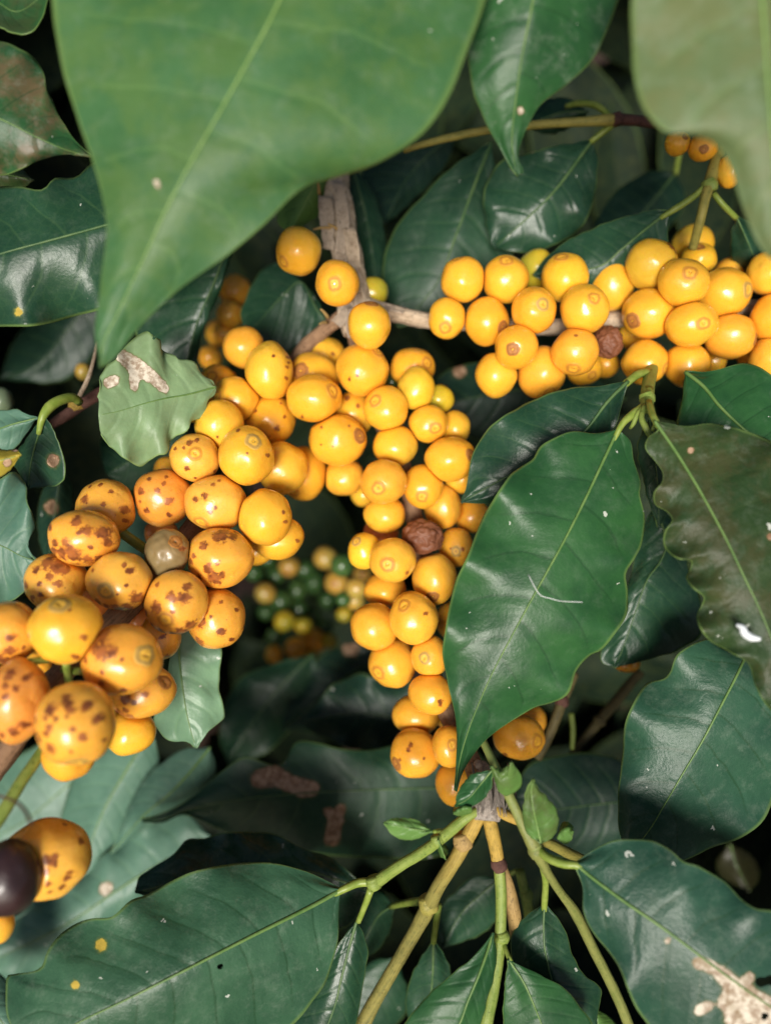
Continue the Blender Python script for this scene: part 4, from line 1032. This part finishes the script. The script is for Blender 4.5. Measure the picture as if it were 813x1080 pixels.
# ---- upper background -----------------------------------------------------------------------------------------------
L('large dark leaf behind the right cluster, drooping from the yellow green twig',
  [(518,150),(500,160),(470,182),(440,212),(418,238),(406,266),(405,300),(420,345)],[(518,150),(506,180),(494,212),(480,250),(460,300),(420,345)],[(518,150),(524,180),(534,215),(540,250),(535,290),(500,330),(420,345)],
  d=(24,25), lift=(0.4,0.4), bow=0.3, pal='dark', midw=5, rough=0.42)
L('dark leaf with visible veins left of the black gap at the top right',
  [(624,148),(605,150),(580,155),(556,162),(534,166),(518,182),(510,205),(512,235),(520,262)],[(624,148),(604,176),(584,202),(560,226),(520,262)],[(624,148),(630,172),(627,205),(618,232),(598,252),(560,266),(520,262)],
  d=(22.8,23.6), lift=(0.3,0.4), bow=0.3, wave=(0.15,4), pal='dark', midw=6, rough=0.3, petiole=[(650,128,22.4,7),(640,136,22.6,7),(622,150,22.8,6)], patches=[(560,158,5)], patch='white')
L('smooth dark leaf reaching left from the twig above the right cluster',
  [(706,222),(684,222),(654,230),(624,241),(596,254),(576,272),(562,290)],[(706,222),(680,242),(656,262),(628,282),(562,290)],[(706,222),(704,244),(698,270),(660,300),(600,310),(562,290)],
  d=(21.4,22.4), lift=(0.25,0.4), bow=0.2, pal='dark', midw=5, rough=0.33, petiole=[(746,194,21.2,7),(730,208,21.2,7),(712,220,21.3,7),(696,230,21.5,5)])
L('very dark leaf in the gap behind the smooth one above the right cluster',
  [(712,182),(690,180),(664,190),(642,210),(626,236)],[(712,182),(690,210),(660,240),(626,250)],[(712,182),(722,210),(706,240),(670,262),(626,250)],
  d=(27,27), pal='deep', midw=3, res=(40,20), petiole=[(716,160,26.5,6),(712,184,27,6)])
L('dark leaf at the right edge behind the green twig, under the blurred corner leaf',
  [(776,228),(770,250),(772,275),(790,300)],[(776,228),(788,255),(800,285),(810,310)],[(776,228),(800,240),(815,270),(810,310)],
  d=(21.6,22.5), pal='dark', midw=3, res=(30,16), petiole=[(752,204,21.2,6),(762,216,21.2,6),(776,230,21.5,6)])
L('teal leaf behind the fork of the grey stem, left of it',
  [(352,350),(330,310),(312,290),(294,276),(276,284),(264,304),(254,330),(262,352)],[(352,350),(334,326),(318,298),(300,310),(262,352)],[(352,350),(345,362),(320,372),(285,370),(262,352)],
  d=(24.3,24), lift=(0.4,0.4), pal='dark', midw=3, rough=0.33)
L('dark leaf hanging straight down to the right of the peeling stem',
  [(372,176),(362,210),(366,250),(380,290),(398,312)],[(372,176),(384,220),(392,260),(398,312)],[(372,176),(396,205),(406,245),(408,280),(398,312)],
  d=(24.6,25), pal='dark', midw=2, res=(40,20))
L('bluish black leaf right of the peeling stem, under the huge blurred leaf',
  [(480,140),(440,150),(400,165),(380,184),(392,214),(406,236)],[(480,140),(450,165),(425,195),(406,236)],[(480,140),(474,168),(450,198),(424,222),(406,236)],
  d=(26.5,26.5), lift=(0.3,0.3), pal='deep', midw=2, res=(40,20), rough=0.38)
L('dark leaf arching over the yellow green twig behind the dusty hanging leaf',
  [(620,118),(600,104),(580,104),(562,116),(548,132)],[(620,118),(595,118),(570,126),(548,132)],[(620,118),(610,130),(580,142),(548,132)],
  d=(23.6,24), pal='dark', midw=3, res=(30,16), petiole=[(646,126,22.4,6),(630,112,22.8,7),(612,109,23.3,7),(596,112,23.6,5)])
L('lit yellow green leaf end behind the huge blurred leaf, beside the peeling stem',
  [(350,150),(318,180),(296,215),(292,232),(306,248)],[(350,150),(334,190),(318,222),(306,248)],[(350,150),(352,190),(336,226),(306,248)],
  d=(22.6,22.8), pal='fresh', midw=2, res=(30,16), dust=0.05)
L('dark leaf with a dull red spot behind the gap between the two yellow clusters',
  [(660,420),(600,385),(540,380),(490,385),(460,400),(450,430)],[(660,420),(600,415),(540,412),(450,430)],[(660,420),(600,460),(530,470),(480,455),(450,430)],
  d=(26,26), lift=(0.3,0.3), pal='deep', midw=3, patches=[(484,392,9)])
L('dim leaf with a pale curled rim in the top left corner',
  [(-40,-20),(-10,20),(8,32),(28,36),(44,20),(52,-10)],[(-40,-20),(-5,0),(20,12),(52,-10)],[(-40,-20),(0,-40),(30,-40),(52,-10)],
  d=(22,22), lift=(-0.5,0.2), pal='mid', midw=2, res=(30,16), brown=0.4)
L('small olive leaf under the rusty worn one at the left edge',
  [(-30,170),(0,168),(20,176),(36,190)],[(-30,170),(0,182),(36,190)],[(-30,170),(-10,205),(15,204),(36,190)],
  d=(20.5,20.5), pal='olive', midw=2, res=(24,14), brown=0.6)
L('dark brown old leaf in the shade at left, behind the twisted stalk',
  [(110,300),(60,320),(20,350),(0,400)],[(110,300),(70,350),(40,385),(0,400)],[(110,300),(115,350),(70,400),(0,400)],
  d=(29,29), pal='deep', midw=2, res=(30,16))
L('shaded teal leaf left of the dark gap, behind the topmost freckled cherry',
  [(66,486),(78,520),(72,560),(50,600)],[(66,486),(60,530),(50,600)],[(66,486),(44,520),(40,560),(50,600)],
  d=(23,23.5), pal='deep', midw=2, res=(30,16), patches=[(55,535,10)])
# ---- the old woody branch --------------------------------------------------------------------------------------------
root = thing('woody_branch', 'old grey brown forked branch with peeling bark, carrying the yellow cherries', 'branch', P(372, 325, 22.6))
def stem(pts, mat, name='stem', parent=None, sides=18, rough=0.12, seed=0):
    v, f, u = px_tube(pts, sides, rough, 3.0, seed)
    return mesh_part(name, v, f, mat, parent or root, uvs=u)
stem([(350,120,23.6,24),(354,180,23.2,26),(355,205,23.1,28),(359,235,23.0,31),(366,270,22.9,31),(371,300,22.8,32),(374,330,22.7,36),(376,352,22.6,28)], BARK, sides=26, rough=0.2)
stem([(372,318,22.7,22),(395,326,22.6,20),(420,332,22.5,18),(450,338,22.5,17),(500,342,22.5,16),(560,345,22.5,17),(610,344,22.6,17),(650,337,22.6,18),(700,330,22.7,17),(760,326,22.6,16),(830,322,22.6,16)], BARK, seed=3)
def ld(x, y): return base_depth(dict(cl='L', x=x, y=y)) + 1.25
stem([(374,326,22.8,22),(358,336,22.8,16)] + [(x, y, ld(x, y), w) for (x, y, w) in ((340,350,15),(318,372,17),(298,410,18),(272,450,19),(245,500,20),(212,545,22),(180,590,24),(140,635,25),(95,680,25),(50,728,24),(10,790,24),(-40,860,24))], BARK_BROWN, seed=7)
stem([(374,330,22.9,24),(380,380,23.0,18),(395,430,22.9,18),(420,480,22.7,18),(434,530,22.4,19),(442,580,22.3,20),(446,630,22.2,18),(452,690,22.0,18),(470,750,21.4,18),(496,800,20.2,20),(512,846,19.0,26)], BARK_BROWN, seed=11)
v, f, u = px_tube([(506,806,19.9,14),(512,826,19.3,20),(514,842,18.9,32),(515,856,18.6,34),(515,866,18.5,26)], 30, 0.38, 1.5, 5)
mesh_part('fibrous_node', v, f, FIBRE, root, uvs=u)
# stringy bark shreds at the node
for k in range(18):
    x = 498 + k * 2.6 + random.uniform(-2, 2)
    pts = [(x, 812 + random.uniform(-10, 8), 19.0, 1.8), (x + random.uniform(-3, 4), 832, 18.5, 2.6), (x + random.uniform(-4, 5), 850 + random.uniform(0, 12), 18.2, 1.0)]
    v, f, u = px_tube(pts, 6, 0.2, 3)
    mesh_part('bark_shred', v, f, FIBRE, root, uvs=u)
# loose flakes of bark on the upright stem
def flake(pts_l, pts_r, d, curl, parent, mat):
    n, w = 16, 6
    a = catmull(pts_l, n); b = catmull(pts_r, n)
    vv, ff, uu = [], [], []
    for i in range(n):
        for j in range(w):
            s = j / (w - 1)
            x = a[i][0] + (b[i][0] - a[i][0]) * s + 1.2 * noise.noise(Vector((i * 0.9, j * 0.7, d)))
            y = a[i][1] + (b[i][1] - a[i][1]) * s
            vv.append(P(x, y, d - curl * (abs(s - 0.5) * 2) ** 2 * (0.4 + 0.6 * i / n) + 0.04 * noise.noise(Vector((i * 0.5, j, d * 3))))); uu.append((i / n, s))
    for i in range(n - 1):
        for j in range(w - 1): ff.append((i * w + j, (i + 1) * w + j, (i + 1) * w + j + 1, i * w + j + 1))
    o = mesh_part('bark_flake', vv, ff, mat, parent, uvs=uu)
    m = o.modifiers.new('thickness', 'SOLIDIFY'); m.thickness = 0.0004; m.offset = -1
BARK_PALE = bark_material('pale_flaking_bark', (0.30, 0.22, 0.16), (0.58, 0.47, 0.36), 420, 6, 0.85, 1.0)
flake([(336,206),(337,225),(339,240),(342,262)], [(350,208),(352,226),(352,242),(350,264)], 22.35, 0.10, root, BARK_PALE)
flake([(350,190),(354,215),(356,240),(354,268)], [(362,192),(366,216),(368,238),(362,268)], 22.25, 0.08, root, BARK_PALE)
flake([(362,240),(366,262),(370,286),(372,306)], [(374,240),(378,264),(380,288),(382,310)], 22.2, 0.12, root, BARK)
flake([(352,255),(354,272),(352,290)], [(364,256),(366,274),(364,290)], 22.3, 0.10, root, BARK_PALE)
flake([(396,318),(412,321),(428,326)], [(394,325),(410,328),(424,331)], 22.15, 0.06, root, BARK_PALE)
flake([(366,318),(360,328),(350,338)], [(374,326),(368,336),(358,345)], 22.2, 0.10, root, BARK_PALE)
flake([(372,324),(371,338),(372,356)], [(366,325),(364,340),(367,357)], 22.15, 0.05, root, BARK_PALE)
for (x0, y0, x1, y1) in ((346,335,338,326), (345,340,337,342), (352,240,330,242), (360,245,346,236), (337,205,335,192)):
    v, f, u = px_tube([(x0, y0, 22.4, 4), ((x0 + x1) / 2, (y0 + y1) / 2 - 1, 22.2, 3), (x1, y1, 22.1, 2)], 7, 0.3, 2)
    mesh_part('bark_shred', v, f, TAN_TWIG, root, uvs=u)

def twig(name, label, pts, mat, cat='twig', sides=14, rough=0.06, group=None, nodes=()):
    r = thing(name, label, cat, P(*pts[0][:3]), group)
    v, f, u = px_tube(pts, sides, rough, 3.0)
    mesh_part('stem', v, f, mat, r, uvs=u)
    for (x, y, d, w, m2) in nodes:
        v, f, u = px_tube([(x - w * 0.12, y - w * 0.35, d, w * 0.8), (x, y, d, w), (x + w * 0.12, y + w * 0.35, d, w * 0.8)], 14, 0.14, 1.2)
        mesh_part('joint', v, f, m2, r, uvs=u)
    return r
twig('green_twig', 'green twig slanting down left from the fibrous node to the big broad leaf',
     [(510,852,18.5,8),(492,862,18.4,11),(470,880,18.6,12),(448,897,18.9,12),(420,914,19.2,12),(400,928,19.5,13),(392,934,19.6,12)], GREEN_TWIG, nodes=[(394,931,19.5,17,GREEN_TWIG), (461,886,18.6,14,GREEN_TWIG)])
twig('yellow_twig', 'thick yellow twig running down left from the fibrous node to the bottom edge',
     [(508,858,18.6,12),(500,870,18.6,15),(488,892,18.7,16),(478,910,18.8,15),(462,935,19.2,15),(450,960,19.7,17),(438,982,20.0,15),(416,1020,20.4,14),(394,1058,20.8,15),(376,1095,21,18)], YELLOW_OLIVE,
     nodes=[(488,887,18.65,21,TAN_TWIG), (452,953,19.6,22,OLIVE_TWIG)])
r = twig('yellow_twig', 'short orange yellow twig hanging straight down from the fibrous node, turning green at its joint',
     [(515,862,18.6,14),(519,878,18.7,15),(523,896,18.8,14),(525,910,18.8,13)], YELLOW_TWIG, nodes=[(526,912,18.8,17,BARK_PURPLE)])
v, f, u = px_tube([(526,912,18.9,12),(528,940,18.9,12),(528,970,18.9,12),(526,1000,18.8,13),(520,1040,18.6,14),(512,1076,18.4,16),(508,1110,18.3,16)], 14, 0.06)
mesh_part('shoot', v, f, GREEN_TWIG, r, uvs=u)
v, f, u = px_tube([(528,982,18.85,13),(529,988,18.85,18),(529,994,18.85,13)], 14, 0.1, 1.5); mesh_part('joint', v, f, GREEN_TWIG, r, uvs=u)
twig('dry_twig', 'dry tan twig behind the green shoot below the node',
     [(530,914,19.5,9),(536,935,19.5,13),(541,960,19.5,15),(545,990,19.8,14),(549,1020,20.4,13),(556,1060,21.2,13),(560,1100,21.8,12)], TAN_TWIG)
twig('green_shoot', 'light green shoot bending down right past the curled leaflets to the bottom edge',
     [(505,772,19.2,8),(516,796,18.6,9),(528,820,18.2,10),(540,846,18.0,11),(552,872,18.0,12),(564,894,18.0,15),(576,918,18.2,10),(590,940,18.6,9),(606,962,19,11),(625,1000,19.6,11),(650,1050,20.2,11),(670,1100,20.6,11)], SHOOT, nodes=[(565,897,18.0,18,SHOOT)])
twig('yellow_side_twig', 'short yellow twig joining the fibrous node to the light green shoot',
     [(520,852,18.6,10),(534,860,18.4,11),(552,868,18.2,10)], YELLOW_TWIG)
twig('green_side_twig', 'green twig in the shade passing behind the hooked leaflet to the right',
     [(568,885,18.4,10),(584,892,19.0,11),(604,902,19.8,11),(640,918,20.6,10)], OLIVE_TWIG)
twig('dim_green_twig', 'dim green twig with a joint behind the dry tan one',
     [(548,918,22,10),(553,940,22,10),(556,955,22,11),(560,985,22.2,9)], GREEN_TWIG, nodes=[(555,944,22,14,GREEN_TWIG)])
twig('brown_branch', 'brown branch leaving the spotted cluster at the left edge', [(52,730,17.6,16),(30,762,17.2,20),(8,792,16.8,21),(-30,845,16.4,21)], BARK_BROWN)
twig('green_twig', 'straight yellow green twig under the spotted cherries at the lower left',
     [(58,766,17.4,9),(42,796,16.9,11),(22,826,16.4,13),(4,856,16,14),(-20,892,15.6,14)], GREEN_TWIG)
twig('tendril', 'thin dark curved stalk above the separate brown marked cherry', [(-6,838,15,3),(14,844,14.6,3),(26,854,14.2,3.4),(33,868,13.6,4)], BARK_PURPLE, cat='stalk', sides=8)
twig('yellow_green_twig', 'straight yellow green twig behind the dusty hanging leaf, turning brown at right',
     [(425,158,22.2,7),(470,146,22.3,8),(520,136,22.3,9),(570,131,22.4,9),(620,128,22.4,10),(648,126,22.4,13)], OLIVE_TWIG, nodes=[(650,126,22.4,15,BARK_PURPLE)])
twig('reddish_twig', 'reddish brown twig ending the yellow green one, going under the blurred corner leaf', [(650,126,22.5,13),(668,127,22.6,11),(690,129,22.8,11),(740,128,23,11)], BARK_PURPLE)
twig('green_twig', 'green twig rising from the top of the right cluster to the small cherries',
     [(764,140,21.6,11),(756,166,21.4,13),(749,190,21.2,13),(744,206,21.1,11),(738,232,21.2,10),(730,262,21.8,9)], OLIVE_TWIG, nodes=[(748,196,21.15,17,GREEN_TWIG)])
twig('green_twig', 'green stalk carrying the two large right hand leaves below the right cluster',
     [(690,372,22.2,13),(686,392,21,14),(683,408,19.8,14),(682,424,19,14),(681,432,18.7,10)], GREEN_TWIG, nodes=[(682,420,19.1,17,GREEN_TWIG)])
for (lab, pts) in (('left one of the small curled green bud stalks below the forked stalk',[(679,428,18.8,5),(672,436,18.6,5),(668,446,18.6,5),(664,452,18.7,3)]),
                   ('middle one of the small green bud stalks below the forked stalk',[(680,428,18.7,7),(676,440,18.5,6),(680,450,18.4,7),(686,462,18.4,5)]),
                   ('right hand green bud stalk hooked below the forked stalk',[(686,428,18.7,6),(688,438,18.4,7),(691,446,18.2,6),(688,454,18.1,4)])):
    twig('bud_stalk', lab, pts, GREEN_TWIG, cat='stalk', sides=10)
twig('purple_stick', 'purplish brown old twig behind the twisted stalk at left', [(120,408,21.8,13),(104,416,21.6,13),(86,427,21.4,12),(70,438,21.4,12),(54,448,21.8,10)], BARK_PURPLE, nodes=[(81,428,21.35,15,YELLOW_TWIG)])
twig('grey_stick', 'thin grey dry stick standing on the purplish twig', [(84,418,21.2,5),(92,402,21.2,5),(98,384,21.4,4),(104,360,22,4)], BARK, cat='stick', sides=8)
twig('tan_twig', 'stem rising in the shade right of the lone cherry', [(566,800,22.8,10),(577,780,22.8,10),(587,755,22.8,11),(594,735,23,12),(604,710,23.4,12)], DIM_TWIG, nodes=[(592,740,22.9,15,BARK_PURPLE)])
twig('olive_twig', 'dim olive stem crossing the shaded gap under the big hanging leaf', [(600,800,25.5,8),(628,765,25.5,10),(652,736,25.6,11),(675,708,25.8,10)], DIM_TWIG, nodes=[(632,760,25.5,14,DIM_TWIG)])
twig('thin_twig', 'thin dim green stem between the other two in the shaded gap', [(602,752,23.6,6),(604,770,23.6,6),(603,790,23.6,5)], GREEN_TWIG, sides=8)
# ---- small things lying on the leaves ----------------------------------------------------------------------------------
WHITE = plain_material('dropping_white', (0.75, 0.78, 0.80), (0.62, 0.66, 0.68), 0.6)
def blob(name, label, cat, pts, mat, sides=10):
    v, f, u = px_tube(pts, sides, 0.35, 1.2, random.uniform(0, 9))
    single(name, v, f, mat, label, cat, uvs=u)
blob('bird_dropping', 'white bird dropping on the brown tinged scalloped leaf', 'bird dropping', [(776,659,16.25,3),(782,662,16.2,7),(785,668,16.2,9),(792,672,16.2,8),(801,674,16.2,4)], WHITE)
SILK = plain_material('silk', (0.6, 0.62, 0.6), (0.5, 0.52, 0.5), 0.5)
v, f, u = px_tube([(557,606,17.6,0.5),(563,618,17.5,0.7),(570,628,17.5,0.9),(580,631,17.5,0.7),(592,634,17.5,0.6),(614,635,17.55,0.4)], 6)
single('silk_thread', v, f, SILK, 'pale curved thread lying on the big hanging leaf', 'thread', uvs=u)
r = thing('seed_fluff', 'orange chaff with white hairs on the smooth leaf at the right edge', 'chaff', P(794,468,18.2))
v, f, u = px_tube([(798,462,18.1,3),(797,470,18.05,4),(792,476,18.1,2)], 8, 0.3, 1); mesh_part('husk', v, f, YELLOW_TWIG, r, uvs=u)
v, f, u = px_tube([(799,464,18.1,2),(804,462,18.1,1.6)], 8, 0.3, 1); mesh_part('husk', v, f, YELLOW_TWIG, r, uvs=u)
for k in range(7):
    v, f, u = px_tube([(792,474,18.1,0.8),(792 + random.uniform(-8,4),474 + random.uniform(-4,3),18.05,0.7),(792 + random.uniform(-14,6),474 + random.uniform(-8,6),18.1,0.5)], 5)
    mesh_part('hair', v, f, SILK, r, uvs=u)
SUN_X, SUN_Y, SUN_E, SUN_A, SKY_E, EXPO = -0.10, -0.29, 3.9, 20.0, 0.065, 0.35
# ---- the rest of the bush: dense shaded foliage behind, unseen sprays added above for shade --------------------------------------
def foliage(name, label, spots_, mat, seed):
    rr = random.Random(seed)
    V, Fc, U = [], [], []
    for (p, size, droop) in spots_:
        n, w = 9, 6
        ax = droop if isinstance(droop, Vector) else Vector((rr.uniform(-1, 1), rr.uniform(-1.2, 0.3) - droop, rr.uniform(-0.5, 0.5))).normalized()
        sd = ax.cross(Vector((rr.uniform(-0.4, 0.4), rr.uniform(0.1, 0.6), 1))).normalized()
        nm = ax.cross(sd)
        L_ = size * rr.uniform(0.8, 1.2); W_ = L_ * rr.uniform(0.18, 0.24)
        o = len(V); ph = rr.uniform(0, 6)
        for i in range(n + 1):
            t = i / n
            wd = W_ * (sin(pi * t ** 0.8) ** 0.8) + 0.0006
            for j in range(w + 1):
                s = 2 * j / w - 1
                q = p + ax * (L_ * t) + sd * (wd * s) + nm * (0.10 * L_ * sin(pi * t) - abs(s) * wd * 0.3 + 0.05 * W_ * s * s * sin(t * 22 + ph))
                V.append(q); U.append((t, 0.5 + 0.5 * s))
        for i in range(n):
            for j in range(w): Fc.append((o + i * (w + 1) + j, o + (i + 1) * (w + 1) + j, o + (i + 1) * (w + 1) + j + 1, o + i * (w + 1) + j + 1))
    b = Vector((0, 0, -0.4))
    o = mesh_part(name, V, Fc, mat, None, uvs=U, base=b)
    o.matrix_world = Matrix.Translation(M @ b) @ ROT.to_4x4()
    o['kind'] = 'stuff'; o['label'] = label
    return o
rr = random.Random(21)
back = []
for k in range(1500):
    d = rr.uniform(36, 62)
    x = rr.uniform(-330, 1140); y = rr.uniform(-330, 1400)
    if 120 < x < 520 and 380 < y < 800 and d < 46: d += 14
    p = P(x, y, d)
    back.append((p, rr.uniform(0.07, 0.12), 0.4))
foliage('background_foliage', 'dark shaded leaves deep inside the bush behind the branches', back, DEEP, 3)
over = []
for k in range(150):                     # unseen sprays of the bush, added above the frame to shade the background
    w = rr.uniform(0.27, 0.56)
    top = 540.0 / F * w
    v = top + rr.uniform(0.035, 0.20) + max(0, 0.02)
    u = rr.uniform(-0.34, 0.34)
    over.append((Vector((u, v + 0.05, -w)), rr.uniform(0.07, 0.12), 0.2))
OVER = leaf_material((0.014, 0.05, 0.022), (0.03, 0.09, 0.035), rough=0.4, specks=0.3)
foliage('shade_foliage_above', 'unseen leafy sprays of the bush, added above the frame to shade the background', over, OVER, 5)
# bush carried on out of view at branch depth, added to shade the background
def ring(seed, n):
    r2 = random.Random(seed); out = []
    while len(out) < n:
        w = r2.uniform(0.185, 0.31)
        hx, hy = 0.5 * 813 / F * w, 540 / F * w
        side = r2.choice('TLRBTLR')
        mrg = 0.012 + r2.random() ** 1.5 * 0.16
        if side in 'TB':
            u, v = r2.uniform(-hx - 0.1, hx + 0.1), (hy + mrg) * (1 if side == 'T' else -1); dirv = Vector((r2.uniform(-0.9, 0.9), 1 if side == 'T' else -1, r2.uniform(-0.5, 0.2)))
        else:
            u, v = (hx + mrg) * (1 if side == 'R' else -1), r2.uniform(-hy - 0.1, hy + 0.1); dirv = Vector((1 if side == 'R' else -1, r2.uniform(-1.2, 0.7), r2.uniform(-0.5, 0.2)))
        out.append((Vector((u, v, -w)), r2.uniform(0.08, 0.12), dirv.normalized()))
    return out
foliage('shade_foliage_around', 'unseen leaves of the bush, added round the frame to shade the background', ring(9, 460), OVER, 8)
# ground
GR = plain_material('soil', (0.045, 0.026, 0.018), (0.08, 0.048, 0.032), 0.95, 3.0, 0.2, 0.6)
gv, gf = [], []
me = bpy.data.meshes.new('ground'); me.from_pydata([(-300, -300, 0), (300, -300, 0), (300, 300, 0), (-300, 300, 0)], [], [(0, 1, 2, 3)])
me.materials.append(GR)
go = bpy.data.objects.new('ground', me); COL.objects.link(go); go['kind'] = 'structure'
go['label'] = 'brown soil under the coffee bush'

# ---- camera, light ------------------------------------------------------------------------------------------------------
cd = bpy.data.cameras.new('camera'); co = bpy.data.objects.new('camera', cd); COL.objects.link(co)
co.matrix_world = M
cd.sensor_fit = 'AUTO'; cd.sensor_width = 36.0; cd.lens = 36.0 * F / 1080.0
cd.clip_start = 0.01; cd.clip_end = 1000
cd.dof.use_dof = True; cd.dof.focus_distance = 0.193; cd.dof.aperture_fstop = cd.lens / 4.9
SC.camera = co

# the sun stands high behind the camera, a little to the left
sun_cam = Vector((SUN_X, SUN_Y, 1.0)).normalized()        # direction towards the sun, camera axes
sw = ROT @ sun_cam
elev = math.asin(sw.z); az = math.atan2(sw.x, sw.y)       # azimuth from +Y towards +X
sl = bpy.data.lights.new('sun', 'SUN'); so = bpy.data.objects.new('sun', sl); COL.objects.link(so)
sl.energy = SUN_E; sl.angle = radians(SUN_A); sl.color = (1.0, 0.95, 0.87)
so.matrix_world = Matrix.Translation((0, 0, 5)) @ sw.to_track_quat('Z', 'Y').to_matrix().to_4x4()
wd = bpy.data.worlds.new('World'); SC.world = wd; wd.use_nodes = True
nt = wd.node_tree; nt.nodes.clear()
ow = nt.nodes.new('ShaderNodeOutputWorld'); bg = nt.nodes.new('ShaderNodeBackground'); sky = nt.nodes.new('ShaderNodeTexSky')
sky.sky_type = 'NISHITA'; sky.sun_disc = False; sky.sun_elevation = elev; sky.sun_rotation = az; sky.air_density = 1.0; sky.dust_density = 2.0
bg.inputs['Strength'].default_value = SKY_E
nt.links.new(sky.outputs[0], bg.inputs[0]); nt.links.new(bg.outputs[0], ow.inputs[0])
vs = SC.view_settings
SC.display_settings.display_device = 'sRGB'
vs.view_transform = 'Standard'; vs.look = 'None'; vs.exposure = EXPO; vs.gamma = 1.0; vs.use_curve_mapping = False
SC.render.engine = 'CYCLES'
SC.render.resolution_x = 770; SC.render.resolution_y = 1024
SC.cycles.use_denoising = True
for o in bpy.data.objects:
    if '_b' in o: del o['_b']
